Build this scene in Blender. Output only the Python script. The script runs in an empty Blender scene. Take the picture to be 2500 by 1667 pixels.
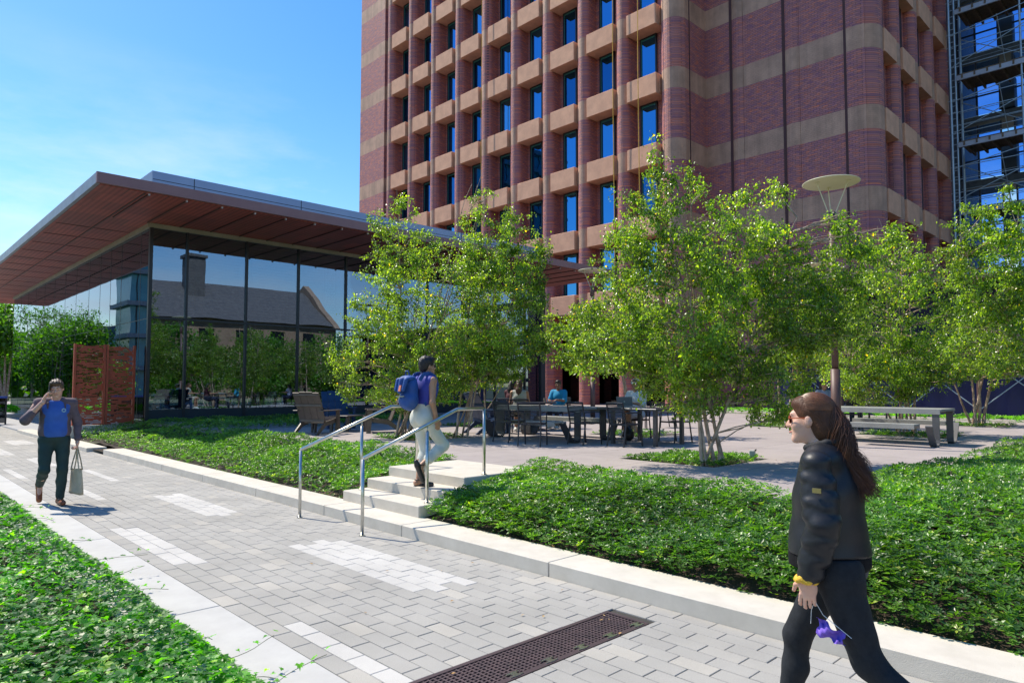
import bpy, math, random
import numpy as np
from mathutils import Vector, Matrix
R = math.radians
random.seed(7); rng = np.random.default_rng(11)
scene = bpy.context.scene
COL = scene.collection

# ------------------------------------------------------------------ camera, sky, sun
cam_d = bpy.data.cameras.new('camera'); cam = bpy.data.objects.new('camera', cam_d); COL.objects.link(cam)
yaw, pitch, roll = R(46.0495), R(2.9532), R(0.0589)
fw = Vector((math.cos(yaw)*math.cos(pitch), math.sin(yaw)*math.cos(pitch), math.sin(pitch)))
rt = Vector((math.sin(yaw), -math.cos(yaw), 0)); up = rt.cross(fw)
r2 = rt*math.cos(roll)+up*math.sin(roll); u2 = -rt*math.sin(roll)+up*math.cos(roll)
M = Matrix((r2, u2, -fw)).transposed().to_4x4(); M.translation = (0, 0, 1.68)
cam.matrix_world = M
cam_d.sensor_width = 36; cam_d.lens = 1670.75/2500*36; cam_d.shift_y = 22.85/2500
cam_d.clip_start = 0.05; cam_d.clip_end = 2000
scene.camera = cam

SUN_AZ, SUN_EL = 16.5, 54.0        # azimuth measured from +Y towards -X
S = Vector((-math.sin(R(SUN_AZ))*math.cos(R(SUN_EL)), math.cos(R(SUN_AZ))*math.cos(R(SUN_EL)), math.sin(R(SUN_EL))))
sd = bpy.data.lights.new('sun', 'SUN'); sd.energy = 4.5; sd.angle = R(0.53); sd.color = (1, .92, .78)
so = bpy.data.objects.new('sun', sd); COL.objects.link(so)
so.rotation_euler = (-S).to_track_quat('-Z', 'Y').to_euler(); so.location = (0, 0, 60)

w = bpy.data.worlds.new('World'); scene.world = w; w.use_nodes = True
N, L = w.node_tree.nodes, w.node_tree.links
bg = N['Background']; bg.inputs['Strength'].default_value = .148
sky = N.new('ShaderNodeTexSky'); sky.sky_type = 'NISHITA'; sky.sun_disc = False
sky.sun_elevation = R(SUN_EL); sky.sun_rotation = R(-SUN_AZ); sky.air_density = 1.25; sky.dust_density = .4; sky.ozone_density = 3.0
hs = N.new('ShaderNodeHueSaturation'); hs.inputs['Saturation'].default_value = 1.38; hs.inputs['Value'].default_value = .92; hs.inputs['Hue'].default_value = .505
L.new(sky.outputs[0], hs.inputs['Color'])
tc = N.new('ShaderNodeTexCoord'); mp = N.new('ShaderNodeMapping'); mp.inputs['Scale'].default_value = (1.0, 1.0, 3.2)
L.new(tc.outputs['Generated'], mp.inputs[0])
nz = N.new('ShaderNodeTexNoise'); nz.inputs['Scale'].default_value = 2.1; nz.inputs['Detail'].default_value = 9; nz.inputs['Roughness'].default_value = .6
L.new(mp.outputs[0], nz.inputs[0])
cr = N.new('ShaderNodeValToRGB'); cr.color_ramp.elements[0].position = .47; cr.color_ramp.elements[1].position = .66
L.new(nz.outputs[0], cr.inputs[0])
# clouds only low in the sky on the west side (-X), thin wisps elsewhere
sx = N.new('ShaderNodeSeparateXYZ'); L.new(tc.outputs['Generated'], sx.inputs[0])
mz = N.new('ShaderNodeMapRange'); mz.inputs[1].default_value = .05; mz.inputs[2].default_value = .42; mz.inputs[3].default_value = 1; mz.inputs[4].default_value = 0
L.new(sx.outputs[2], mz.inputs[0])
mx_ = N.new('ShaderNodeMapRange'); mx_.inputs[1].default_value = .1; mx_.inputs[2].default_value = -.35; mx_.inputs[3].default_value = .85; mx_.inputs[4].default_value = 1.0
L.new(sx.outputs[0], mx_.inputs[0])
m1 = N.new('ShaderNodeMath'); m1.operation = 'MULTIPLY'; L.new(cr.outputs[0], m1.inputs[0]); L.new(mz.outputs[0], m1.inputs[1])
m2 = N.new('ShaderNodeMath'); m2.operation = 'MULTIPLY'; L.new(m1.outputs[0], m2.inputs[0]); L.new(mx_.outputs[0], m2.inputs[1])
mixc = N.new('ShaderNodeMixRGB'); mixc.inputs[2].default_value = (5.2, 5.4, 5.8, 1)
L.new(m2.outputs[0], mixc.inputs[0]); L.new(hs.outputs[0], mixc.inputs[1]); L.new(mixc.outputs[0], bg.inputs[0])

vs = scene.view_settings; vs.view_transform = 'Standard'; vs.look = 'None'; vs.exposure = .50; vs.gamma = 1
scene.cycles.use_denoising = True
scene.cycles.max_bounces = 8; scene.cycles.transparent_max_bounces = 24
scene.cycles.caustics_reflective = False; scene.cycles.caustics_refractive = False

# ------------------------------------------------------------------ helpers
def tag(o, label=None, cat=None, group=None, kind=None):
    if label: o['label'] = label
    if cat: o['category'] = cat
    if group: o['group'] = group
    if kind: o['kind'] = kind
    return o
def thing(name, label, cat, loc=(0, 0, 0), rz=0, group=None, kind=None):
    o = bpy.data.objects.new(name, None); COL.objects.link(o); o.empty_display_size = .1
    o.location = loc; o.rotation_euler = (0, 0, rz)
    return tag(o, label, cat, group, kind)
def link_mesh(name, me, mat, parent=None):
    o = bpy.data.objects.new(name, me); COL.objects.link(o)
    if parent is not None: o.parent = parent
    for m in (mat if isinstance(mat, (list, tuple)) else [mat]): me.materials.append(m)
    return o
def np_mesh(name, V, F, mat, parent=None, smooth=False, attr=None, world=False, mi=None):
    """V (n,3), F (m,k) arrays -> one mesh object; attr: per-face colour (m,) stored as 'tone'"""
    V = np.asarray(V, np.float32); F = np.asarray(F, np.int32)
    if world and parent is not None:
        V = V-np.array(parent.location, np.float32)
    me = bpy.data.meshes.new(name); m, k = F.shape
    me.vertices.add(len(V)); me.vertices.foreach_set('co', V.ravel())
    me.loops.add(m*k); me.loops.foreach_set('vertex_index', F.ravel())
    me.polygons.add(m); me.polygons.foreach_set('loop_start', np.arange(0, m*k, k, dtype=np.int32))
    me.polygons.foreach_set('loop_total', np.full(m, k, np.int32))
    me.polygons.foreach_set('use_smooth', np.full(m, smooth, bool))
    if mi is not None: me.polygons.foreach_set('material_index', np.asarray(mi, np.int32))
    if attr is not None:
        a = me.attributes.new('tone', 'FLOAT', 'FACE'); a.data.foreach_set('value', np.asarray(attr, np.float32))
    me.update(calc_edges=True)
    return link_mesh(name, me, mat, parent)
class MB:
    def __init__(s): s.v = []; s.f = []
    def add(s, vs, fs):
        n = len(s.v); s.v += [tuple(map(float, v)) for v in vs]; s.f += [tuple(i+n for i in f) for f in fs]; return s
    def box(s, x0, x1, y0, y1, z0, z1, bev=0):
        if x0 > x1: x0, x1 = x1, x0
        if y0 > y1: y0, y1 = y1, y0
        if z0 > z1: z0, z1 = z1, z0
        if not bev:
            vs = [(x, y, z) for z in (z0, z1) for y in (y0, y1) for x in (x0, x1)]
            return s.add(vs, [(0, 2, 3, 1), (4, 5, 7, 6), (0, 1, 5, 4), (2, 6, 7, 3), (0, 4, 6, 2), (1, 3, 7, 5)])
        b = bev      # chamfered top and vertical edges
        def ring(d, z): return [(x0+d+b, y0+d, z), (x1-d-b, y0+d, z), (x1-d, y0+d+b, z), (x1-d, y1-d-b, z), (x1-d-b, y1-d, z), (x0+d+b, y1-d, z), (x0+d, y1-d-b, z), (x0+d, y0+d+b, z)]
        vs = ring(0, z0)+ring(0, z1-b)+ring(b, z1)
        fs = [tuple(range(7, -1, -1)), tuple(range(16, 24))]
        for r in (0, 8):
            for i in range(8): fs.append((r+i, r+(i+1) % 8, r+8+(i+1) % 8, r+8+i))
        return s.add(vs, fs)
    def obox(s, c, ax, ay, az, hx, hy, hz):
        c, ax, ay, az = map(Vector, (c, ax, ay, az)); vs = []
        for k in (-1, 1):
            for j in (-1, 1):
                for i in (-1, 1): vs.append(c+ax*hx*i+ay*hy*j+az*hz*k)
        return s.add(vs, [(0, 2, 3, 1), (4, 5, 7, 6), (0, 1, 5, 4), (2, 6, 7, 3), (0, 4, 6, 2), (1, 3, 7, 5)])
    def beam(s, a, b, wd, th, upv=(0, 0, 1)):
        a, b = Vector(a), Vector(b); d = (b-a); ln = d.length; d.normalize(); u = Vector(upv)
        if abs(d.dot(u)) > .98: u = Vector((1, 0, 0))
        sd_ = d.cross(u).normalized(); u = sd_.cross(d)
        return s.obox((a+b)/2, d, sd_, u, ln/2, wd/2, th/2)
    def tube(s, pts, r, n=8, cap=True):
        pts = [Vector(p) for p in pts]; m = len(pts)
        rs = r if isinstance(r, (list, tuple)) else [r]*m
        vs = []; prev = None
        for i, p in enumerate(pts):
            d = (pts[min(i+1, m-1)]-pts[max(i-1, 0)]).normalized()
            if prev is None:
                u = Vector((0, 0, 1)) if abs(d.z) < .9 else Vector((1, 0, 0))
                u = (u-d*u.dot(d)).normalized()
            else: u = (prev-d*prev.dot(d)).normalized()
            prev = u; v = d.cross(u)
            for k in range(n):
                a = 2*math.pi*k/n; vs.append(p+(u*math.cos(a)+v*math.sin(a))*rs[i])
        fs = []
        for i in range(m-1):
            for k in range(n): fs.append((i*n+k, i*n+(k+1) % n, (i+1)*n+(k+1) % n, (i+1)*n+k))
        if cap: fs += [tuple(range(n-1, -1, -1)), tuple(range((m-1)*n, m*n))]
        return s.add(vs, fs)
    def prism(s, prof, z0, z1):      # prof CCW in xy
        n = len(prof); vs = [(x, y, z0) for x, y in prof]+[(x, y, z1) for x, y in prof]
        fs = [tuple(range(n-1, -1, -1)), tuple(range(n, 2*n))]+[(i, (i+1) % n, n+(i+1) % n, n+i) for i in range(n)]
        return s.add(vs, fs)
    def extrude(s, prof, a, b, axis='x'):   # prof of (u,z) extruded along x (u=y) or y (u=x)
        n = len(prof)
        f = (lambda t, u, z: (t, u, z)) if axis == 'x' else (lambda t, u, z: (u, t, z))
        vs = [f(a, u, z) for u, z in prof]+[f(b, u, z) for u, z in prof]
        fs = [tuple(range(n)), tuple(range(2*n-1, n-1, -1))]+[((i+1) % n, i, n+i, n+(i+1) % n) for i in range(n)]
        return s.add(vs, fs)
    def lathe(s, prof, c=(0, 0, 0), n=24):
        vs = []; m = len(prof)
        for r_, z in prof:
            for k in range(n):
                a = 2*math.pi*k/n; vs.append((c[0]+r_*math.cos(a), c[1]+r_*math.sin(a), c[2]+z))
        fs = [(i*n+k, i*n+(k+1) % n, (i+1)*n+(k+1) % n, (i+1)*n+k) for i in range(m-1) for k in range(n)]
        fs += [tuple(range(n-1, -1, -1)), tuple(range((m-1)*n, m*n))]
        return s.add(vs, fs)
    def build(s, name, mat, parent=None, world=False, smooth=False):
        vs = s.v
        if world and parent is not None:
            l = parent.location; vs = [(a-l.x, b-l.y, c-l.z) for a, b, c in vs]
        me = bpy.data.meshes.new(name); me.from_pydata(vs, [], s.f); me.update()
        if smooth:
            for p in me.polygons: p.use_smooth = len(p.vertices) <= 4
        return link_mesh(name, me, mat, parent)
def copy_tree(o, parent=None):
    c = o.copy(); COL.objects.link(c); c.parent = parent
    for ch in list(o.children): copy_tree(ch, c)
    return c

# ------------------------------------------------------------------ materials
def nm(name):
    m = bpy.data.materials.new(name); m.use_nodes = True
    return m, m.node_tree.nodes, m.node_tree.links, m.node_tree.nodes['Principled BSDF']
def c4(c): return (c[0], c[1], c[2], 1)
def mat(name, col, rough=.6, col2=None, ns=4., bump=0, bs=60., metal=0, spec=.5, coat=0, detail=5, sheen=0):
    m, N, L, p = nm(name)
    tc = N.new('ShaderNodeTexCoord')
    p.inputs['Roughness'].default_value = rough; p.inputs['Metallic'].default_value = metal
    p.inputs['Specular IOR Level'].default_value = spec; p.inputs['Coat Weight'].default_value = coat
    p.inputs['Sheen Weight'].default_value = sheen
    col2 = col2 or tuple(c*.78 for c in col)
    n = N.new('ShaderNodeTexNoise'); n.inputs['Scale'].default_value = ns; n.inputs['Detail'].default_value = detail; n.inputs['Roughness'].default_value = .65
    L.new(tc.outputs['Object'], n.inputs['Vector'])
    r = N.new('ShaderNodeValToRGB'); r.color_ramp.elements[0].position = .35; r.color_ramp.elements[1].position = .65
    r.color_ramp.elements[0].color = c4(col2); r.color_ramp.elements[1].color = c4(col)
    L.new(n.outputs['Fac'], r.inputs[0]); L.new(r.outputs[0], p.inputs['Base Color'])
    if bump:
        b = N.new('ShaderNodeBump'); b.inputs['Strength'].default_value = bump; b.inputs['Distance'].default_value = .01
        n2 = N.new('ShaderNodeTexNoise'); n2.inputs['Scale'].default_value = bs; n2.inputs['Detail'].default_value = 4
        L.new(tc.outputs['Object'], n2.inputs['Vector']); L.new(n2.outputs['Fac'], b.inputs['Height']); L.new(b.outputs[0], p.inputs['Normal'])
    return m
def tone_mat(name, stops, rough=.8, ns=120., namt=.25, bump=.25, bs=250., spec=.4, ns2=1.3):
    """colour from the face attribute 'tone' through a ramp, speckled"""
    m, N, L, p = nm(name); p.inputs['Roughness'].default_value = rough; p.inputs['Specular IOR Level'].default_value = spec
    a = N.new('ShaderNodeAttribute'); a.attribute_name = 'tone'
    r = N.new('ShaderNodeValToRGB')
    while len(r.color_ramp.elements) < len(stops): r.color_ramp.elements.new(.5)
    for e, (pos, c) in zip(r.color_ramp.elements, stops): e.position = pos; e.color = c4(c)
    L.new(a.outputs['Fac'], r.inputs[0])
    tc = N.new('ShaderNodeTexCoord'); n = N.new('ShaderNodeTexNoise'); n.inputs['Scale'].default_value = ns; n.inputs['Detail'].default_value = 3
    L.new(tc.outputs['Object'], n.inputs['Vector'])
    n3 = N.new('ShaderNodeTexNoise'); n3.inputs['Scale'].default_value = ns2; n3.inputs['Detail'].default_value = 6
    L.new(tc.outputs['Object'], n3.inputs['Vector'])
    ad = N.new('ShaderNodeMath'); ad.operation = 'ADD'; L.new(n.outputs['Fac'], ad.inputs[0]); L.new(n3.outputs['Fac'], ad.inputs[1])
    mr = N.new('ShaderNodeMapRange'); mr.inputs[1].default_value = .5; mr.inputs[2].default_value = 1.5; mr.inputs[3].default_value = 1-namt; mr.inputs[4].default_value = 1+namt
    L.new(ad.outputs[0], mr.inputs[0])
    v = N.new('ShaderNodeVectorMath'); v.operation = 'SCALE'; L.new(r.outputs[0], v.inputs[0]); L.new(mr.outputs[0], v.inputs['Scale'])
    L.new(v.outputs[0], p.inputs['Base Color'])
    b = N.new('ShaderNodeBump'); b.inputs['Strength'].default_value = bump; b.inputs['Distance'].default_value = .004
    n2 = N.new('ShaderNodeTexNoise'); n2.inputs['Scale'].default_value = bs; L.new(tc.outputs['Object'], n2.inputs['Vector'])
    L.new(n2.outputs['Fac'], b.inputs['Height']); L.new(b.outputs[0], p.inputs['Normal'])
    return m
def leaf_mat(name, stops, rough=.34, trans=.35, tcol=(.25, .5, .03), spec=.55, namt=.35, ns=.9):
    m, N, L, p = nm(name)
    a = N.new('ShaderNodeAttribute'); a.attribute_name = 'tone'
    r = N.new('ShaderNodeValToRGB')
    while len(r.color_ramp.elements) < len(stops): r.color_ramp.elements.new(.5)
    for e, (pos, c) in zip(r.color_ramp.elements, stops): e.position = pos; e.color = c4(c)
    L.new(a.outputs['Fac'], r.inputs[0])
    tc = N.new('ShaderNodeTexCoord'); n = N.new('ShaderNodeTexNoise'); n.inputs['Scale'].default_value = ns; n.inputs['Detail'].default_value = 4
    L.new(tc.outputs['Object'], n.inputs['Vector'])
    mr = N.new('ShaderNodeMapRange'); mr.inputs[1].default_value = .3; mr.inputs[2].default_value = .7; mr.inputs[3].default_value = 1-namt; mr.inputs[4].default_value = 1+namt
    L.new(n.outputs['Fac'], mr.inputs[0])
    v = N.new('ShaderNodeVectorMath'); v.operation = 'SCALE'; L.new(r.outputs[0], v.inputs[0]); L.new(mr.outputs[0], v.inputs['Scale'])
    L.new(v.outputs[0], p.inputs['Base Color'])
    p.inputs['Roughness'].default_value = rough; p.inputs['Specular IOR Level'].default_value = spec
    t = N.new('ShaderNodeBsdfTranslucent'); tm = N.new('ShaderNodeMixRGB'); tm.blend_type = 'MULTIPLY'; tm.inputs[0].default_value = .0
    vv = N.new('ShaderNodeVectorMath'); vv.operation = 'MULTIPLY'; vv.inputs[1].default_value = tcol
    sc2 = N.new('ShaderNodeVectorMath'); sc2.operation = 'SCALE'; sc2.inputs['Scale'].default_value = 9.0
    L.new(v.outputs[0], sc2.inputs[0]); L.new(sc2.outputs[0], vv.inputs[0]); L.new(vv.outputs[0], t.inputs['Color'])
    mx = N.new('ShaderNodeMixShader'); mx.inputs[0].default_value = trans
    L.new(p.outputs[0], mx.inputs[1]); L.new(t.outputs[0], mx.inputs[2]); L.new(mx.outputs[0], N['Material Output'].inputs[0])
    return m
def glass_mat(name, tint=(.4, .46, .44), ior=2.2, bump=.02, add=.0, rcol=(1, 1, 1), bscale=.45):
    m, N, L, p = nm(name); N.remove(p)
    tr = N.new('ShaderNodeBsdfTransparent'); tr.inputs[0].default_value = c4(tint)
    gl = N.new('ShaderNodeBsdfGlossy'); gl.inputs['Roughness'].default_value = 0.0; gl.inputs[0].default_value = c4(rcol)
    fr = N.new('ShaderNodeFresnel'); fr.inputs[0].default_value = ior
    tc = N.new('ShaderNodeTexCoord'); n = N.new('ShaderNodeTexNoise'); n.inputs['Scale'].default_value = bscale; n.inputs['Detail'].default_value = 1
    mp = N.new('ShaderNodeMapping'); mp.inputs['Scale'].default_value = (1, 1, 2.4); L.new(tc.outputs['Object'], mp.inputs[0]); L.new(mp.outputs[0], n.inputs['Vector'])
    b = N.new('ShaderNodeBump'); b.inputs['Strength'].default_value = bump; b.inputs['Distance'].default_value = .3
    L.new(n.outputs[0], b.inputs['Height']); L.new(b.outputs[0], gl.inputs['Normal'])
    ad = N.new('ShaderNodeMath'); ad.operation = 'ADD'; ad.use_clamp = True; ad.inputs[1].default_value = add; L.new(fr.outputs[0], ad.inputs[0])
    mx = N.new('ShaderNodeMixShader'); L.new(ad.outputs[0], mx.inputs[0]); L.new(tr.outputs[0], mx.inputs[1]); L.new(gl.outputs[0], mx.inputs[2])
    L.new(mx.outputs[0], N['Material Output'].inputs[0])
    return m
BZ0, BSP, BH = 6.28, 4.14, 1.22      # concrete bands: bottom level, storey height, band height
def brick_mat(name, c1, c2, mort, band=True, bandcol=(.40, .265, .185)):
    m, N, L, p = nm(name); p.inputs['Roughness'].default_value = .62; p.inputs['Specular IOR Level'].default_value = .42
    g = N.new('ShaderNodeNewGeometry'); sp = N.new('ShaderNodeSeparateXYZ'); L.new(g.outputs['Position'], sp.inputs[0])
    ad = N.new('ShaderNodeMath'); L.new(sp.outputs[0], ad.inputs[0]); L.new(sp.outputs[1], ad.inputs[1])
    cb = N.new('ShaderNodeCombineXYZ'); L.new(ad.outputs[0], cb.inputs[0]); L.new(sp.outputs[2], cb.inputs[1])
    br = N.new('ShaderNodeTexBrick'); br.inputs['Scale'].default_value = 1; br.inputs['Brick Width'].default_value = .30; br.inputs['Row Height'].default_value = .10
    br.inputs['Mortar Size'].default_value = .008; br.inputs['Mortar Smooth'].default_value = .3; br.inputs['Bias'].default_value = -.1
    br.inputs['Color1'].default_value = c4(c1); br.inputs['Color2'].default_value = c4(c2); br.inputs['Mortar'].default_value = c4(mort)
    L.new(cb.outputs[0], br.inputs['Vector'])
    # long flecks of orange and violet brick
    mp = N.new('ShaderNodeMapping'); mp.inputs['Scale'].default_value = (2.2, 9, 1); L.new(cb.outputs[0], mp.inputs[0])
    n = N.new('ShaderNodeTexNoise'); n.inputs['Scale'].default_value = 1.0; n.inputs['Detail'].default_value = 5; n.inputs['Roughness'].default_value = .75
    L.new(mp.outputs[0], n.inputs['Vector'])
    r = N.new('ShaderNodeValToRGB'); e = r.color_ramp.elements; e[0].position = .34; e[0].color = (.70, .62, 1.15, 1); e[1].position = .66; e[1].color = (1.7, 1.05, .55, 1)
    em = r.color_ramp.elements.new(.5); em.color = (1, 1, 1, 1)
    L.new(n.outputs[0], r.inputs[0])
    mu = N.new('ShaderNodeVectorMath'); mu.operation = 'MULTIPLY'; L.new(br.outputs['Color'], mu.inputs[0]); L.new(r.outputs[0], mu.inputs[1])
    # concrete
    nc = N.new('ShaderNodeTexNoise'); nc.inputs['Scale'].default_value = .9; nc.inputs['Detail'].default_value = 8; nc.inputs['Roughness'].default_value = .7
    L.new(g.outputs['Position'], nc.inputs['Vector'])
    rc = N.new('ShaderNodeValToRGB'); rc.color_ramp.elements[0].position = .40; rc.color_ramp.elements[1].position = .58
    rc.color_ramp.elements[0].color = c4([x*.72 for x in bandcol]); rc.color_ramp.elements[1].color = c4([x*1.1 for x in bandcol]); 
    st_ = N.new('ShaderNodeMapping'); st_.inputs['Scale'].default_value = (1.6, 1.6, .12); L.new(g.outputs['Position'], st_.inputs[0])
    ns_ = N.new('ShaderNodeTexNoise'); ns_.inputs['Scale'].default_value = 1.3; ns_.inputs['Detail'].default_value = 6; L.new(st_.outputs[0], ns_.inputs['Vector'])
    av = N.new('ShaderNodeMath'); av.operation = 'MULTIPLY_ADD'; av.inputs[1].default_value = .55; L.new(nc.outputs[0], av.inputs[0])
    a5 = N.new('ShaderNodeMath'); a5.operation = 'MULTIPLY'; a5.inputs[1].default_value = .45; L.new(ns_.outputs[0], a5.inputs[0]); L.new(a5.outputs[0], av.inputs[2]); L.new(av.outputs[0], rc.inputs[0])
    s1 = N.new('ShaderNodeMath'); s1.operation = 'SUBTRACT'; s1.inputs[1].default_value = BZ0-BSP*4; L.new(sp.outputs[2], s1.inputs[0])
    s2 = N.new('ShaderNodeMath'); s2.operation = 'MODULO'; s2.inputs[1].default_value = BSP; L.new(s1.outputs[0], s2.inputs[0])
    s3 = N.new('ShaderNodeMath'); s3.operation = 'LESS_THAN'; s3.inputs[1].default_value = BH; L.new(s2.outputs[0], s3.inputs[0])
    s4 = N.new('ShaderNodeMath'); s4.operation = 'GREATER_THAN'; s4.inputs[1].default_value = 5.5; L.new(sp.outputs[2], s4.inputs[0])
    s5 = N.new('ShaderNodeMath'); s5.operation = 'MULTIPLY'; L.new(s3.outputs[0], s5.inputs[0]); L.new(s4.outputs[0], s5.inputs[1])
    if not band: s5.inputs[1].default_value = 0; L.remove(s5.inputs[1].links[0])
    mx = N.new('ShaderNodeMixRGB'); L.new(s5.outputs[0], mx.inputs[0]); L.new(mu.outputs[0], mx.inputs[1]); L.new(rc.outputs[0], mx.inputs[2])
    L.new(mx.outputs[0], p.inputs['Base Color'])
    b = N.new('ShaderNodeBump'); b.inputs['Strength'].default_value = .9; b.inputs['Distance'].default_value = .012
    iv = N.new('ShaderNodeMath'); iv.operation = 'SUBTRACT'; iv.inputs[0].default_value = 1.0; L.new(br.outputs['Fac'], iv.inputs[1])
    nb = N.new('ShaderNodeTexNoise'); nb.inputs['Scale'].default_value = 9; nb.inputs['Detail'].default_value = 4; L.new(g.outputs['Position'], nb.inputs['Vector'])
    a2 = N.new('ShaderNodeMath'); L.new(iv.outputs[0], a2.inputs[0]); L.new(nb.outputs[0], a2.inputs[1])
    L.new(a2.outputs[0], b.inputs['Height']); L.new(b.outputs[0], p.inputs['Normal'])
    return m

M_brick = brick_mat('tower_brick', (.47, .19, .165), (.31, .13, .145), (.12, .07, .07), bandcol=(.50, .30, .205))
M_conc = mat('bush_hammered_concrete', (.72, .40, .255), .85, (.58, .315, .205), 1.6, .8, 14)
M_dark = mat('dark_metal', (.018, .018, .022), .4, ns=9)
M_groove = mat('joint_shadow_gap', (.085, .035, .035), .8)
M_winframe = mat('window_frame_black', (.012, .014, .018), .35)
M_teal = mat('inner_frame_green', (.02, .16, .15), .4)
M_towerglass = glass_mat('tower_glass', (.02, .03, .05), 2.6, .0, .25, (.12, .50, 1.0))
M_glass = glass_mat('pavilion_glass', (.34, .44, .41), 1.9, .006, .16, (.62, .82, 1.12))
M_glassL = glass_mat('pavilion_side_glass', (.20, .30, .27), 1.9, .006, .14, (.66, .78, .92), .5)
M_mull = mat('mullion_dark', (.02, .022, .03), .35, ns=8)
M_steel = mat('brushed_stainless_steel', (.62, .62, .58), .28, (.5, .5, .46), 25, metal=.95)
M_granite = mat('kerb_granite', (.62, .57, .49), .75, (.53, .485, .41), 3.5, .25, 180, detail=9)
M_granite2 = mat('kerb_granite_pale', (.50, .49, .465), .75, (.43, .42, .40), 2.5, .25, 200, detail=9)
M_soil = mat('dark_soil_mulch', (.055, .035, .022), .95, (.02, .013, .009), 25, 1.0, 90)
M_joint = mat('paving_joint_sand', (.055, .05, .042), .95)
M_fascia = mat('canopy_fascia_metal', (.30, .155, .15), .40, (.26, .13, .13), 1.2, metal=.25)
M_parapet = mat('parapet_metal', (.30, .36, .48), .36, (.26, .32, .44), .8, metal=.55)
M_white = mat('white_paint', (.75, .75, .73), .5)
# ================================================================== THE SETTING
PZ = .52      # plaza level; the path is z = 0
M_ground = mat('far_ground', (.10, .11, .06), .95, (.07, .08, .045), .3, .5, 3)
MB().add([(-700, -700, -.12), (700, -700, -.12), (700, 900, -.12), (-700, 900, -.12)], [(0, 1, 2, 3)]).build('ground', M_ground)['kind'] = 'structure'
# path: every paver is real, with chamfered edges, on a bed of joint sand
MB().add([(2.1, -6, -.012), (4.5, -6, -.012), (4.5, 66, -.012), (2.1, 66, -.012)], [(0, 1, 2, 3)]).build('path_base', M_joint)['kind'] = 'structure'
M_paver = tone_mat('concrete_paver', [(0, (.32, .305, .28)), (.45, (.36, .345, .315)), (.62, (.41, .385, .34)), (.8, (.44, .42, .39)), (1, (.53, .51, .475))], .9, 170, .26, .8, 260)
patches = [(3.38, 3.99, 4.54, 6.80), (3.38, 3.84, 9.05, 11.35), (2.22, 2.54, 6.78, 9.05), (2.22, 2.42, 1.6, 4.53), (3.36, 3.56, 13.75, 16.0), (2.62, 2.84, 11.45, 13.0), (3.4, 3.9, 23.9, 25.9), (2.9, 3.3, 17.2, 19.2), (2.2, 2.42, 15.2, 17.0), (2.6, 3.0, 20.5, 23)]
def paver_path():
    V = []; T = []; nr = 17; wx = 2.4/nr; ln = .282
    for i in range(nr):
        x0 = 2.1+i*wx; x1 = x0+wx; off = (i % 2)*.141+rng.uniform(-.02, .02)
        spans = [(-6, 2.885), (3.265, 66)] if x0 < 4.1 else [(-6, 66)]
        for a, b in spans:
            ks = np.arange(math.floor((a-off)/ln), math.ceil((b-off)/ln)+1)*ln+off
            for y0 in ks:
                y1 = y0+ln; ya, yb = max(y0, a), min(y1, b)
                if yb-ya < .03: continue
                cx, cy = (x0+x1)/2, (y0+y1)/2
                t = float(np.clip(rng.normal(.42, .045), .1, .6)); u = rng.random()
                if u < .07: t = .62+rng.uniform(-.03, .05)
                elif u < .13: t = .2
                for p in patches:
                    if p[0] < cx < p[1] and p[2] < cy < p[3]: t = 1-rng.uniform(0, .06)
                V.append((x0, x1, ya, yb, rng.uniform(-.0012, .0012), rng.uniform(-.0008, .0008))); T.append(t)
    P = np.array(V); n = len(P); g = .0030; b = .0030; d = .011
    x0, x1, y0, y1 = P[:, 0]+g, P[:, 1]-g, P[:, 2]+g, P[:, 3]-g; z = P[:, 4]
    def ring(i, zz): return [np.stack([x0+i, y0+i, zz], 1), np.stack([x1-i, y0+i, zz], 1), np.stack([x1-i, y1-i, zz], 1), np.stack([x0+i, y1-i, zz], 1)]
    zt = z+P[:, 5]
    VV = np.stack(ring(0, z-d)+ring(0, z-.003)+ring(b, zt), 1)
    F = [[8, 9, 10, 11]]+[[k+j, k+(j+1) % 4, k+4+(j+1) % 4, k+4+j] for k in (0, 4) for j in range(4)]
    F = np.array(F)[None]+(np.arange(n)*12)[:, None, None]
    np_mesh('path', VV.reshape(-1, 3), F.reshape(-1, 4), M_paver, attr=np.repeat(T, 9))['kind'] = 'structure'
paver_path()
# pale flush kerb on the left: individual granite stones
M_seam = mat('seam', (.12, .11, .09), .9)
def stones(name, label, cat, x0, x1, ys, z0, z1, m, bev=.006, gap=.004):
    t = thing(name, label, cat, ((x0+x1)/2, ys[0], 0))
    for a, b in zip(ys[:-1], ys[1:]):
        MB().box(x0, x1, a+gap, b-gap, z0, z1, bev).build('kerb_stone', m, t, world=True)
    return t
stones('flush_kerb', 'flush band of pale granite kerb stones between the ivy and the paved path', 'kerb', 1.45, 2.093, [-4, -1.2, 1.9, 5.38, 8.6, 11.7, 14.9, 18, 21, 24, 27, 30, 33, 36], -.1, .006, M_granite2)
stones('raised_kerb', 'long raised kerb of pale granite stones along the right side of the path', 'kerb', 4.5, 4.95, [-5.2, -2.7, -.3, 1.98, 4.2, 6.45, 8.2, 10.3, 12.5, 14.7, 17, 19.1], -.1, .126, M_granite)
stones('raised_kerb', 'short far stretch of raised granite kerb beyond the gap in front of the red screens', 'kerb', 4.36, 4.82, [20.1, 22.5, 25, 27.5, 30.2], -.1, .10, M_granite)
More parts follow.
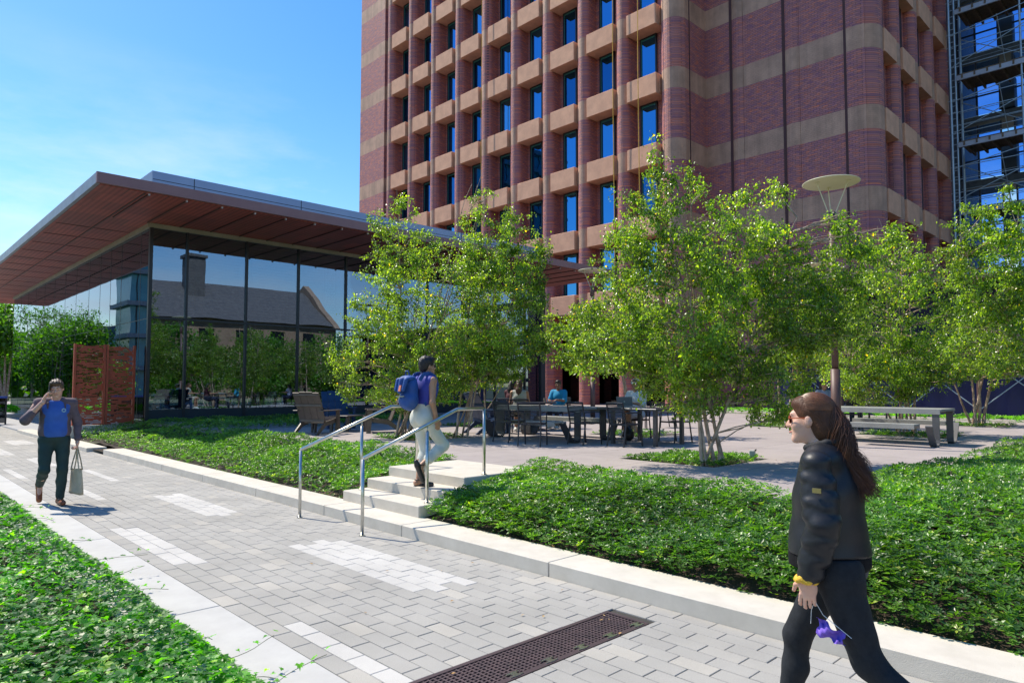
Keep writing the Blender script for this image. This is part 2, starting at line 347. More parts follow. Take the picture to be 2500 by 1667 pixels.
# steps
st = thing('stone_steps', 'pale granite steps climbing from the path to the plaza', 'steps', (4.9, 7.5, 0))
MB().box(4.88, 5.62, 6.65, 8.38, .05, .262, .008).build('step', M_granite, st, world=True)
MB().box(5.26, 5.99, 6.65, 8.38, .265, .392, .008).build('step', M_granite, st, world=True)
MB().box(5.64, 6.928, 6.72, 8.42, .394, .523, .008).build('landing', M_granite, st, world=True)
# plaza slabs with tree pits cut out
M_plaza, N_, L_, p_ = nm('plaza_concrete')
def plaza_nodes(N, L, p):
    p.inputs['Roughness'].default_value = .82
    g = N.new('ShaderNodeNewGeometry')
    br = N.new('ShaderNodeTexBrick'); br.offset = 0; br.inputs['Scale'].default_value = 1; br.inputs['Brick Width'].default_value = 3.1; br.inputs['Row Height'].default_value = 1.55
    br.inputs['Mortar Size'].default_value = .007; br.inputs['Color1'].default_value = (.37, .32, .305, 1); br.inputs['Color2'].default_value = (.34, .295, .285, 1); br.inputs['Mortar'].default_value = (.13, .11, .10, 1)
    L.new(g.outputs['Position'], br.inputs['Vector'])
    n = N.new('ShaderNodeTexNoise'); n.inputs['Scale'].default_value = 1.1; n.inputs['Detail'].default_value = 9; n.inputs['Roughness'].default_value = .7; L.new(g.outputs['Position'], n.inputs['Vector'])
    mr = N.new('ShaderNodeMapRange'); mr.inputs[1].default_value = .3; mr.inputs[2].default_value = .7; mr.inputs[3].default_value = .84; mr.inputs[4].default_value = 1.12; L.new(n.outputs[0], mr.inputs[0])
    v = N.new('ShaderNodeVectorMath'); v.operation = 'SCALE'; L.new(br.outputs[0], v.inputs[0]); L.new(mr.outputs[0], v.inputs['Scale']); L.new(v.outputs[0], p.inputs['Base Color'])
    b = N.new('ShaderNodeBump'); b.inputs['Strength'].default_value = .3; b.inputs['Distance'].default_value = .004
    n2 = N.new('ShaderNodeTexNoise'); n2.inputs['Scale'].default_value = 140; L.new(g.outputs['Position'], n2.inputs['Vector']); L.new(n2.outputs[0], b.inputs['Height']); L.new(b.outputs[0], p.inputs['Normal'])
plaza_nodes(N_, L_, p_)
PITS = [(8.95, 10.65, 5.1, 6.8), (8.6, 10.3, 11.95, 13.6), (13.0, 14.7, 9.1, 10.8), (17.7, 19.4, 4.3, 6.3), (19.0, 20.7, 8.2, 9.9), (23.6, 25.4, 4.3, 6.0), (12.6, 14.3, 14.6, 16.3)]
def plaza():
    xs = sorted({6.93, 75.}|{v for p in PITS for v in p[:2]}); ys = sorted({2.85, 62.}|{v for p in PITS for v in p[2:]})
    m = MB()
    for a, b in zip(xs[:-1], xs[1:]):
        for c, d in zip(ys[:-1], ys[1:]):
            if any(p[0] <= (a+b)/2 <= p[1] and p[2] <= (c+d)/2 <= p[3] for p in PITS): continue
            m.add([(a, c, PZ), (b, c, PZ), (b, d, PZ), (a, d, PZ)], [(0, 1, 2, 3)])
    for a, b, c, d in PITS:
        for q in ([(a, c), (b, c)], [(b, c), (b, d)], [(b, d), (a, d)], [(a, d), (a, c)]):
            (x0, y0), (x1, y1) = q; m.add([(x0, y0, .36), (x1, y1, .36), (x1, y1, PZ), (x0, y0, PZ)], [(0, 1, 2, 3)])
    m.add([(6.93, 2.85, -.1), (6.93, 62, -.1), (6.93, 62, PZ), (6.93, 2.85, PZ)], [(0, 1, 2, 3)])
    m.add([(6.93, 2.85, -.1), (75, 2.85, -.1), (75, 2.85, PZ), (6.93, 2.85, PZ)], [(3, 2, 1, 0)])
    m.build('plaza', M_plaza)['kind'] = 'structure'
    s = MB()
    for a, b, c, d in PITS: s.add([(a, c, .44), (b, c, .44), (b, d, .44), (a, d, .44)], [(0, 1, 2, 3)])
    s.build('tree_pit_soil', M_soil)['kind'] = 'structure'
plaza()
# soil of the beds
def zsoil(x, y):
    x = np.asarray(x, float); return .10+np.clip((x-4.95)/2.0, 0, 1)*.34+.02*np.sin(x*3.1+y*1.7)+.015*np.sin(y*4.3-x*2)
def soil_grid(x0, x1, y0, y1, s, name, zf, m):
    xs = np.arange(x0, x1+s, s); ys = np.arange(y0, y1+s, s); X, Y = np.meshgrid(np.minimum(xs, x1), np.minimum(ys, y1), indexing='ij')
    Z = zf(X, Y); a, b = X.shape; I = np.arange(a*b).reshape(a, b)
    F = np.stack([I[:-1, :-1], I[1:, :-1], I[1:, 1:], I[:-1, 1:]], -1).reshape(-1, 4)
    o = np_mesh(name, np.stack([X, Y, Z], -1).reshape(-1, 3), F, m, smooth=True); o['kind'] = 'structure'; return o
soil_grid(4.94, 6.93, -6, 6.66, .12, 'bed_soil', zsoil, M_soil)
soil_grid(6.93, 40, -6, 2.86, .3, 'bed_soil', lambda x, y: .44+.02*np.sin(x*2)+.02*np.sin(y*3), M_soil)
soil_grid(4.94, 6.93, 8.40, 24.4, .12, 'bed_soil', zsoil, M_soil)
soil_grid(4.5, 4.95, 19.1, 20.1, .1, 'bed_soil', lambda x, y: .06+0*x, M_soil)
soil_grid(-9, 1.46, -3, 34, .5, 'ivy_bed_soil', lambda x, y: .0+.06*np.clip((1.45-x), 0, 3), M_soil)
# far court left of the pavilion
M_court = mat('court_paving', (.40, .40, .41), .85, (.33, .33, .34), 1.2, .3, 80)
MB().box(-12, 2.1, 33, 66, -.1, .004).build('court_paving', M_court)['kind'] = 'structure'
MB().box(4.5, 6.93, 30.2, 66, -.1, .05).build('court_paving', M_court)['kind'] = 'structure'
MB().box(-40, 40, 66, 74, -.1, .003).build('road', mat('asphalt', (.06, .06, .062), .9, (.045, .045, .047), 3, .4, 120))['kind'] = 'structure'

# trench drain
M_grate = mat('rusty_cast_iron', (.115, .075, .078), .6, (.07, .05, .055), 9, .6, 60, metal=.35)
M_grate2 = mat('drain_edge_frame', (.09, .06, .065), .55, ns=12, metal=.3)
dr = thing('trench_drain', 'dark rusty cast iron trench drain grate set across the pavers', 'drain', (3.1, 3.07, 0))
MB().box(2.1, 4.12, 2.9, 3.25, -.09, -.05).build('channel', M_groove, dr, world=True)
g = MB()
for i in range(58):
    x = 2.12+i*.0348; g.box(x, x+.012, 2.93, 3.225, -.03, .001)
for j in range(10):
    y = 2.945+j*.0295; g.box(2.105, 4.115, y, y+.011, -.032, -.001)
g.build('grate', M_grate, dr, world=True)
f = MB(); f.box(2.1, 4.135, 2.885, 2.925, -.05, .004); f.box(2.1, 4.135, 3.23, 3.262, -.05, .004); f.box(4.105, 4.137, 2.926, 3.229, -.05, .0045)
f.build('frame', M_grate2, dr, world=True)
for i in range(6):
    x = 2.52+i*.30; c = MB(); c.box(x, x+.045, 2.895, 2.955, .003, .009); c.box(x-.03, x+.075, 2.90, 2.912, .0035, .0085); c.box(x-.03, x+.075, 2.94, 2.952, .0035, .0085)
    c.build('locking_clip', M_steel, dr, world=True)

# handrails
def handrail(y, label):
    t = thing('handrail', label, 'handrail', (4.19, y, 0))
    MB().tube([(4.19, y, .862), (5.56, y, 1.388), (6.02, y, 1.388)], .0215, 14).build('rail', M_steel, t, world=True, smooth=True)
    MB().tube([(4.192, y, 0), (4.192, y, .855)], .0195, 12).build('post', M_steel, t, world=True, smooth=True)
    MB().tube([(5.09, y, .262), (5.09, y, 1.13)], .0215, 12).build('post', M_steel, t, world=True, smooth=True)
    MB().tube([(5.09, y, 1.13), (5.09, y, 1.19)], .010, 8).build('bracket', M_steel, t, world=True, smooth=True)
    MB().tube([(6.02, y, .523), (6.02, y, 1.388)], .0215, 12).build('post', M_steel, t, world=True, smooth=True)
    f = MB()
    for x, z in ((4.192, .001), (5.09, .263), (6.02, .524)): f.lathe([(.036, 0), (.036, .006)], (x, y, z), 16)
    f.build('base_flange', M_steel, t, world=True)
handrail(6.77, 'stainless steel handrail on the near side of the stone steps')
handrail(8.26, 'stainless steel handrail on the far side of the stone steps beside the ground cover')

# ------------------------------------------------------------------ vegetation helpers
def scatter(T, F, pos, scale, yaw, tilt, taz):
    """instances of a template: yaw about z, then tilt by 'tilt' about the horizontal axis at azimuth taz"""
    T = np.asarray(T, float); F = np.asarray(F); n = len(pos)
    c, s = np.cos(yaw), np.sin(yaw); Z = np.zeros(n); O = np.ones(n)
    A = np.stack([c, -s, Z, s, c, Z, Z, Z, O], 1).reshape(n, 3, 3)
    kx, ky = np.cos(taz), np.sin(taz); ct, s_t = np.cos(tilt), np.sin(tilt); v = 1-ct
    B = np.stack([ct+kx*kx*v, kx*ky*v, ky*s_t, kx*ky*v, ct+ky*ky*v, -kx*s_t, -ky*s_t, kx*s_t, ct], 1).reshape(n, 3, 3)
    RR = np.einsum('nij,njk->nik', B, A)
    V = np.einsum('nij,mj->nmi', RR, T)*scale[:, None, None]+pos[:, None, :]
    FF = F[None]+(np.arange(n)*len(T))[:, None, None]
    return V.reshape(-1, 3), FF.reshape(-1, F.shape[1])
def rosette(nl=6, r=1., w=.36, lift=.5, seed=0):
    rg = np.random.default_rng(seed); V = []; F = []
    for i in range(nl):
        a = 2*math.pi*i/nl+rg.uniform(-.25, .25); el = lift+rg.uniform(-.4, .35); rr = r*rg.uniform(.8, 1.1)
        d = np.array([math.cos(a)*math.cos(el), math.sin(a)*math.cos(el), math.sin(el)]); s = np.array([-math.sin(a), math.cos(a), 0]); u = np.cross(d, s)
        b = len(V)
        V += [d*.08*rr, d*.62*rr+s*w*rr/2+u*.03, d*rr-u*.10*rr*-1+np.array([0, 0, -.12*rr]), d*.62*rr-s*w*rr/2+u*.03, d*.55*rr-u*.07*rr*-1*0+np.array([0, 0, -.05*rr])]
        F += [[b, b+4, b+1], [b+4, b+2, b+1], [b, b+3, b+4], [b+4, b+3, b+2]]
    return np.array(V), np.array(F)
def vnoise(x, y, seed=0):
    rg = np.random.default_rng(seed); z = 0
    for k in range(7):
        f = rg.uniform(.8, 5.5); a = rg.uniform(0, 6.28); z = z+np.sin((x*math.cos(a)+y*math.sin(a))*f+rg.uniform(0, 6.28))/(1+f*.3)
    return z/3.2
M_pach = leaf_mat('ground_cover_leaf', [(0, (.020, .052, .014)), (.5, (.070, .155, .028)), (.85, (.15, .28, .042)), (1, (.34, .40, .06))], .36, .22, (.5, .62, .10), .45)
M_ivy = leaf_mat('ivy_leaf', [(0, (.018, .055, .012)), (.5, (.055, .16, .02)), (.9, (.13, .30, .03)), (1, (.26, .40, .04))], .42, .26, (.42, .65, .06), .35)
def ground_cover(name, label, cat, region, dens, zf, seed, h=(.10, .20), size=.062, group=None, m=None, kind='stuff'):
    rg = np.random.default_rng(seed); Vs = []; Fs = []; As = []; off = 0
    for (x0, x1, y0, y1), dn in zip(region, dens):
        n = int((x1-x0)*(y1-y0)*dn); x = rg.uniform(x0, x1, n); y = rg.uniform(y0, y1, n)
        hh = vnoise(x, y, seed)*.5+.5
        bare = ((x < 5.55-.15*y) & (y < 2.6)) if seed == 3 else np.zeros(n, bool)
        keep = rg.random(n) < np.clip(.35+hh*1.1, .25, 1)*np.where(bare, .9, 1); x, y, hh = x[keep], y[keep], hh[keep]; n = len(x)
        # edge fall-off so the mass rounds down to the kerb
        lay = rg.random(n)
        z = zf(x, y)+(h[0]+(h[1]-h[0])*hh)*np.where(lay < .65, 1, rg.uniform(.3, .9, n))+rg.uniform(-.012, .02, n)
        sc = size*rg.uniform(.7, 1.25, n)*(1 if dn > 150 else (200/dn)**.33)
        tv, tf = rosette(6, 1, .42, .38, seed+len(Vs))
        V, F = scatter(tv, tf, np.stack([x, y, z], 1), sc, rg.uniform(0, 6.28, n), np.abs(rg.normal(0, .48, n)), rg.uniform(0, 6.28, n))
        tone = np.clip(rg.normal(.5, .16, n)+.15*vnoise(x*.7, y*.7, seed+5), 0, .95); tone[rg.random(n) < .012] = 1
        tl = np.clip(np.repeat(tone, 6)+rg.normal(0, .10, n*6), 0, 1)
        Vs.append(V); Fs.append(F+off); As.append(np.repeat(tl, 4)); off += len(V)
    o = np_mesh(name, np.concatenate(Vs), np.concatenate(Fs), m or M_pach, attr=np.concatenate(As))
    return tag(o, label, cat, group, kind)
def zbed(x, y):
    e = np.clip((x-4.90)/.30, 0, 1); return zsoil(x, y)-.10*(1-e)
ground_cover('ground_cover', 'low glossy evergreen ground cover filling the planting bed right of the steps', 'ground cover',
    [(4.93, 6.95, .2, 6.60), (6.95, 10, .2, 2.8), (10, 15, .4, 2.82), (15, 26, .4, 2.85)], [1050, 620, 330, 95], zbed, 3, (.12, .30), .050)
ground_cover('ground_cover', 'low evergreen ground cover filling the planting bed left of the steps up to the pavilion', 'ground cover',
    [(4.96, 6.95, 8.45, 12.5), (4.96, 6.98, 12.5, 17.5), (4.99, 7.0, 17.5, 24.3)], [720, 480, 240], zbed, 8, (.10, .26), .052)
ground_cover('ground_cover', 'shaded evergreen ground cover strip at the foot of the pavilion glass', 'ground cover', [(7.0, 14.5, 18.2, 22.6)], [85], lambda x, y: PZ-.02+0*x, 12, (.10, .22), .07)
ground_cover('ground_cover', 'green leafy plants in the square tree pits of the plaza', 'ground cover',
    [(a+.04, b-.04, c+.04, d-.04) for a, b, c, d in PITS], [420, 260, 190, 150, 120, 110, 120], lambda x, y: .44+0*x, 14, (.06, .17), .055)
ground_cover('ground_cover', 'sunlit yellow green border plants at the foot of the blue hoarding', 'ground cover', [(27.4, 28.4, 1.5, 19)], [90], lambda x, y: PZ+0*x, 15, (.05, .25), .09,
    m=leaf_mat('border_leaf', [(0, (.04, .12, .012)), (1, (.20, .36, .03))], .4, .3, (.4, .6, .08)))
# ivy: five lobed leaves
def ivy():
    rg = np.random.default_rng(21)
    a = np.radians([-90, -38, 12, 50, 90, 130, 168, 218]); r = np.array([.12, .62, .82, .40, 1.05, .40, .82, .62])
    a = np.radians([-90, -40, 5, 28, 55, 72, 90, 108, 125, 152, 175, 220]); r = np.array([.10, .52, .78, .46, .72, .50, 1.08, .50, .72, .46, .78, .52])
    T = [(0, 0, .0)]+[(math.cos(q)*s, math.sin(q)*s, -.22*s*s+.30*abs(math.cos(q))*s) for q, s in zip(a, r)]
    F = [[0, 1+i, 1+(i+1) % 12] for i in range(12)]
    Vs = []; Fs = []; As = []; off = 0
    for (x0, x1, y0, y1, dn) in ((.2, 1.64, 2.2, 5, 1500), (-1.6, .2, 1.8, 5, 900), (.2, 1.66, 5, 8, 1150), (-1.5, .2, 5, 8, 500), (-.5, 1.66, 8, 14, 560), (-1, 1.64, 14, 33, 170)):
        n = int((x1-x0)*(y1-y0)*dn); x = rg.uniform(x0, x1, n); y = rg.uniform(y0, y1, n)
        edge = 1.66+.07*vnoise(y*1.5, y*.2, 4)+.05*vnoise(y*5, y*1.1, 9)+rg.exponential(.018, n)
        k = x < edge; x, y = x[k], y[k]; n = len(x)
        e = np.clip((1.66-x)/.28, 0, 1)**.6
        z = .02+e*(.25+.06*vnoise(x*1.6, y*1.6, 5))+.05*np.clip(.9-x, 0, 2)+rg.uniform(-.05, .025, n)*e+rg.uniform(0, .012, n)
        sc = .040*rg.uniform(.55, 1.3, n)*(1 if dn > 600 else 1.35 if dn > 400 else 1.9)
        V, F_ = scatter(T, F, np.stack([x, y, z], 1), sc, rg.uniform(0, 6.28, n), np.abs(rg.normal(0, .42, n)), rg.uniform(0, 6.28, n))
        t = np.clip(rg.normal(.48, .2, n)+.12*vnoise(x*2, y*2, 7), 0, .97); t[rg.random(n) < .03] = 1
        Vs.append(V); Fs.append(F_+off); As.append(np.repeat(t, 12)); off += len(V)
    # runners reaching over the kerb
    st_ = MB()
    for y0 in (6.9, 6.2, 3.9, 3.55, 3.35, 9.5, 10.4, 5.6, 7.8, 4.4):
        p = Vector((1.5, y0, .16)); d = Vector((1, rg.uniform(-.4, .2), .25)).normalized(); pts = [p.copy()]; L_ = rg.uniform(.12, .3) if y0 != 6.9 else .36
        for i in range(7):
            d = (d+Vector((0, rg.uniform(-.25, .25), -.07+rg.uniform(-.15, .15)))).normalized(); p = p+d*L_/5
            p.z = max(p.z, .03); pts.append(p.copy())
            V, F_ = scatter(T, F, np.array([p])+rg.normal(0, .015, (1, 3))+[[0, 0, .02]], np.array([.03*rg.uniform(.6, 1.2)]), rg.uniform(0, 6.28, 1), rg.uniform(0, .8, 1), rg.uniform(0, 6.28, 1))
            Vs.append(V); Fs.append(F_+off); As.append(np.full(12, rg.uniform(.4, 1))); off += len(V)
        st_.tube(pts, .0018, 4)
    o = np_mesh('ivy', np.concatenate(Vs), np.concatenate(Fs), M_ivy, attr=np.concatenate(As))
    tag(o, 'dense bright green ivy covering the bed at the near left edge of the path', 'ivy', kind='stuff')
    st_.build('runner', mat('ivy_stem', (.10, .13, .04), .7), o)
ivy()
# a few purple leaved shoots in the near corner
def purple():
    rg = np.random.default_rng(5); n = 420; x = rg.normal(.42, .16, n); y = rg.normal(3.0, .17, n)
    tv, tf = rosette(5, 1, .3, .5, 4)
    V, F = scatter(tv, tf, np.stack([x, y, .27+rg.uniform(-.04, .06, n)], 1), .036*rg.uniform(.7, 1.2, n), rg.uniform(0, 6.28, n), np.abs(rg.normal(0, .5, n)), rg.uniform(0, 6.28, n))
    o = np_mesh('purple_plant', V, F, leaf_mat('purple_leaf', [(0, (.012, .01, .03)), (1, (.07, .05, .16))], .4, .1, (.2, .1, .4)), attr=np.repeat(rg.random(n*5), 4))
    tag(o, 'low dark purple leaved plant growing through the ivy in the near left corner', 'plant')
purple()
# fallen leaves and litter
def litter():
    rg = np.random.default_rng(31); T = [(0, -.5, 0), (.32, 0, .05), (0, .6, 0), (-.32, 0, .08)]; F = [[0, 1, 2], [0, 2, 3]]
    P = [(x, y, PZ+.006) for x, y in zip(rg.uniform(7.2, 12, 130), rg.uniform(3.2, 11.5, 130))]
    P += [(x, y, .012) for x, y in zip(rg.uniform(2.2, 4.4, 16), rg.uniform(2.5, 12, 16))]+[(3.93, 3.15, .012), (3.98, 3.12, .012), (4.02, 3.2, .012), (3.6, 3.62, .01)]
    P += [(x, y, .11) for x, y in zip(rg.uniform(4.93, 5.15, 90), rg.uniform(.5, 6.5, 90))]+[(x, y, .13) for x, y in zip(rg.uniform(4.95, 5.1, 40), rg.uniform(8.4, 9.2, 40))]
    P = np.array(P); n = len(P)
    V, F_ = scatter(T, F, P, rg.uniform(.02, .038, n), rg.uniform(0, 6.28, n), rg.uniform(0, .25, n), rg.uniform(0, 6.28, n))
    m = tone_mat('dry_leaf', [(0, (.20, .09, .03)), (.5, (.42, .25, .09)), (1, (.6, .42, .18))], .8, 40, .1, 0)
    tag(np_mesh('fallen_leaves', V, F_, m, attr=np.repeat(rg.random(n), 2)), 'dry yellow and brown leaves fallen on the paving', 'fallen leaves', kind='stuff')
litter()

# ------------------------------------------------------------------ trees
M_bark = mat('birch_bark', (.62, .47, .35), .75, (.26, .16, .11), 7, .6, 40)
M_twig = mat('birch_twig', (.20, .12, .07), .8, (.10, .06, .04), 9)
M_leaf = leaf_mat('birch_leaf', [(0, (.024, .055, .016)), (.45, (.088, .148, .030)), (.8, (.20, .275, .05)), (.95, (.27, .34, .055)), (1, (.52, .36, .04))], .30, .38, (.62, .64, .09), .7)
M_leaf2 = leaf_mat('street_tree_leaf', [(0, (.04, .085, .012)), (.6, (.085, .17, .02)), (1, (.19, .31, .04))], .5, .28, (.45, .6, .06))
LEAF_T = np.array([(0, 0, 0), (.30, .34, .05), (.22, .62, .04), (0, 1, -.08), (-.22, .62, .04), (-.30, .34, .05), (0, .5, -.045)])
LEAF_F = np.array([[0, 1, 6], [1, 2, 6], [2, 3, 6], [6, 3, 4], [6, 4, 5], [6, 5, 0]])
def tubes_np(paths, rads, n):
    Vs = []; Fs = []; off = 0
    ang = np.arange(n)*2*math.pi/n
    for P, rr in zip(paths, rads):
        P = np.asarray(P); m = len(P); D = np.gradient(P, axis=0); D /= np.linalg.norm(D, axis=1)[:, None]+1e-9
        ref = np.array([.3, .9, .1]) if abs(D[0] @ np.array([.3, .9, .1])) < .85 else np.array([1., 0, 0])
        U = np.cross(D, ref); U /= np.linalg.norm(U, axis=1)[:, None]+1e-9; W = np.cross(D, U)
        V = P[:, None]+(U[:, None]*np.cos(ang)[None, :, None]+W[:, None]*np.sin(ang)[None, :, None])*np.asarray(rr)[:, None, None]
        I = np.arange(m*n).reshape(m, n); J = np.roll(I, -1, 1)
        Fs.append(np.stack([I[:-1], J[:-1], J[1:], I[1:]], -1).reshape(-1, 4)+off); Vs.append(V.reshape(-1, 3)); off += m*n
    return np.concatenate(Vs), np.concatenate(Fs)
def tree(name, label, cat, base, env, nleaf, seed, leaf=.058, stems=6, rstem=.035, ntip=None, group=None, mleaf=None, spread=.105, bark=None, lightweight=False):
    rg = np.random.default_rng(seed); env = np.array(env, float)
    if name == 'birch_tree':          # ragged leaders and side shoots break up the outline
        ex = []
        for e in env:
            if e[3] < .4: continue
            for j in range(5):
                a = rg.uniform(0, 6.283); el = rg.uniform(-.2, 1.4); q = np.array([math.cos(a)*math.cos(el)*e[3], math.sin(a)*math.cos(el)*e[3], math.sin(el)*e[4]])
                ex.append([*(e[:3]+q*1.12+[0, 0, .05]), rg.uniform(.10, .17), rg.uniform(.18, .42)])
        env = np.array([list(e) for e in env]+ex)
    base = np.array(base, float)
    t = thing(name, label, cat, tuple(base), group=group)
    rmean = (env[:, 3]**2*env[:, 4])**.82; pr = rmean/rmean.sum()
    def samp(n, hollow=.45):
        k = rg.choice(len(env), n, p=pr); d = rg.normal(size=(n, 3)); d /= np.linalg.norm(d, axis=1)[:, None]
        r = (hollow**3+(1-hollow**3)*rg.random(n))**(1/3)
        e = env[k]; return e[:, :3]+d*np.stack([e[:, 3], e[:, 3], e[:, 4]], 1)*r[:, None]
    def curve(a, b, n, sag=.0, jit=.03):
        u = np.linspace(0, 1, n)[:, None]; L_ = np.linalg.norm(b-a); mid = (a+b)/2+np.array([0, 0, sag*L_])+rg.normal(0, jit*L_, 3)
        P = (1-u)**2*a+2*u*(1-u)*mid+u**2*b; P[1:-1] += rg.normal(0, .008*L_, (n-2, 3)); return P
    # stems
    order = np.argsort(-env[:, 2]-env[:, 4]); sp = []; sr = []
    for i in range(stems):
        e = env[order[i % len(order)]] if i < stems*.6 else env[rg.choice(len(env), p=pr)]
        top = e[:3]+np.array([rg.uniform(-.4, .4)*e[3], rg.uniform(-.4, .4)*e[3], e[4]*rg.uniform(.3, .85)])
        a = base+np.array([rg.uniform(-.26, .26), rg.uniform(-.26, .26), -.08])*(1 if name == 'birch_tree' else .5)
        mid = a*.55+top*.45; mid[2] = a[2]+(top[2]-a[2])*.5; out = (mid-a)*[1, 1, 0]; mid = mid+out*(rg.uniform(-.25, .35) if name == 'birch_tree' else -.3)
        u = np.linspace(0, 1, 16)[:, None]; P = (1-u)**2*a+2*u*(1-u)*mid+u**2*top; P[2:-1] += np.cumsum(rg.normal(0, .012, (13, 3)), 0)*[1, 1, .3]
        sp.append(P); r0 = rstem*rg.uniform(.75, 1.25); sr.append(r0*(1-.86*u[:, 0]**.8))
    SP = np.concatenate([p[3:] for p in sp])
    ntip = ntip or nleaf//34
    limbs = samp(max(8, ntip//7), .2); lp = []; lr = []
    for b in limbs:
        d = np.linalg.norm(SP-b, axis=1)+np.where(SP[:, 2] > b[2]-.05, 2., 0)*1.0; a = SP[np.argmin(d+rg.uniform(0, .25, len(d)))]
        P = curve(a, b, 8, .10, .06); lp.append(P); lr.append(np.linspace(.013, .004, 8)*rstem/.035)
    LP = np.concatenate([p[2:] for p in lp]+[p[6:] for p in sp])
    tips = samp(ntip); tp = []; trr = []; centers = []; dirs = []
    for b in tips:
        d = np.linalg.norm(LP-b, axis=1)+np.where(LP[:, 2] > b[2], .25, 0); a = LP[np.argmin(d)]
        L_ = np.linalg.norm(b-a)
        if L_ > 1.3: a = b-(b-a)/L_*1.0
        P = curve(a, b, 6, .16, .08); tp.append(P); trr.append(np.linspace(.0045, .0018, 6)*(rstem/.035)**.6)
    V1, F1 = tubes_np(sp+lp, sr+lr, 8); V2, F2 = tubes_np(tp, trr, 3)
    np_mesh('trunk', np.concatenate([V1, V2])-base, np.concatenate([F1, F2+len(V1)]), [bark or M_bark, M_twig], t, smooth=True, mi=np.repeat([0, 1], [len(F1), len(F2)]))
    TP = np.stack(tp)                                  # (ntip,6,3)
    k = rg.integers(0, ntip, nleaf); u = rg.random(nleaf)**.7*4.999; i0 = u.astype(int); fr = (u-i0)[:, None]
    pos = TP[k, i0]*(1-fr)+TP[k, i0+1]*fr; pos = pos+rg.normal(0, 1, (nleaf, 3))*spread*np.array([.55, .55, .42])*(.35+rg.random((nleaf, 1)))
    sc = leaf*rg.uniform(.6, 1.25, nleaf)
    # leaves hang: tilt template (pointing +y) down by 20..80 degrees in a random heading
    yw = rg.uniform(0, 6.283, nleaf); down = np.clip(rg.normal(.75, .45, nleaf), -.3, 1.5); rl = rg.normal(0, .55, nleaf)
    cy, sy = np.cos(yw), np.sin(yw); dx = np.stack([cy*np.cos(down), sy*np.cos(down), -np.sin(down)], 1)
    side = np.stack([-sy, cy, np.zeros(nleaf)], 1); nn = np.cross(dx, side)*-1
    nn = np.cross(side, dx); s2 = side*np.cos(rl)[:, None]+nn*np.sin(rl)[:, None]; n2 = np.cross(s2, dx)
    T = LEAF_T if not lightweight else np.array([(0, 0, 0), (.34, .45, .05), (0, 1, -.05), (-.34, .45, .05)]); F = LEAF_F if not lightweight else np.array([[0, 1, 2], [0, 2, 3]])
    V = pos[:, None]+(s2[:, None]*T[None, :, 0:1]+dx[:, None]*T[None, :, 1:2]-n2[:, None]*T[None, :, 2:3])*sc[:, None, None]
    FF = F[None]+(np.arange(nleaf)*len(T))[:, None, None]
    clump = vnoise(pos[:, 0]*1.5+pos[:, 2], pos[:, 1]*1.5+pos[:, 2]*.7, seed)
    tone = np.clip(rg.normal(.47, .22, nleaf)+.14*clump, 0, .95); tone[rg.random(nleaf) < .008] = 1
    o = np_mesh('crown', V.reshape(-1, 3)-base, FF.reshape(-1, 3), mleaf or M_leaf, t, attr=np.repeat(tone, len(F)))
    return t
BG = 'multi-stem birches planted in the plaza pits'
tree('birch_tree', 'large multi-stem birch in the square pit nearest the paved path', 'tree', (9.35, 5.45, .46),
 [(8.85, 5.71, 2.81, 1.18, 1.29), (8.07, 6.35, 2.37, .79, .67), (7.69, 6.71, 2.55, .37, .46), (8.62, 5.79, 4.84, .22, .8), (8.74, 5.73, 4.04, .60, .68), (8.06, 6.08, 4.35, .17, .42), (8.29, 6.05, 3.65, .49, .61), (9.67, 5.14, 3.71, .85, .69), (10.23, 4.67, 4.69, .26, .12), (9.64, 5.11, 4.42, .5, .22), (10.02, 5.01, 2.71, .95, .95), (10.14, 4.68, 1.75, .50, .36), (8.33, 5.88, 2.15, .6, .30), (10.46, 4.11, 3.50, .62, .62), (10.3, 4.5, 2.9, .8, .8), (10.6, 4.0, 2.6, .6, .6), (10.75, 3.6, 3.4, .5, .5), (10.2, 4.75, 1.4, .45, .35), (10.32, 4.6, 1.12, .2, .22), (9.0, 5.6, 1.55, .8, .35), (10.68, 3.6, 3.78, .40, .20), (10.92, 3.22, 3.93, .28, .13), (10.38, 4.0, 4.26, .12, .34), (9.3, 5.3, 1.9, .9, .40), (10.3, 4.5, 2.7, .75, .70), (8.75, 5.6, 2.2, .95, .55)],
 72000, 1, .050, 7, .030, 2000, BG)
tree('birch_tree', 'multi-stem birch behind the far end of the steps with its crown against the glass pavilion', 'tree', (9.1, 12.9, .46),
 [(9.5, 12.41, 3.57, 1.67, 1.62), (9.0, 12.93, 4.89, .78, .98), (8.9, 12.96, 5.83, .18, .36), (8.62, 13.27, 5.27, .20, .40), (10.23, 11.9, 5.5, .42, .7), (8.17, 13.36, 2.25, .82, .45), (8.46, 13.26, 3.74, .62, .95), (9.69, 12.05, 2.2, 1.4, .7), (8.5, 13.3, 2.9, .85, .7), (9.5, 12.5, 2.0, 1.2, .45), (8.0, 13.5, 1.75, .6, .25), (9.3, 12.7, 1.5, 1.3, .45), (8.4, 13.3, 1.4, .7, .3)],
 40000, 2, .058, 6, .032, 1150, BG)
tree('birch_tree', 'multi-stem birch just right of the woman with the blue backpack', 'tree', (10.05, 12.1, .46),
 [(10.37, 11.02, 3.34, 1.02, 1.65), (10.8, 10.6, 4.07, .45, .95), (11.05, 10.35, 4.61, .2, .34), (10.19, 11.23, 4.81, .55, .78), (10.49, 11.1, 2.45, .9, .50), (10.0, 11.6, 2.2, .8, .4), ],
 27000, 3, .058, 5, .030, 800, BG)
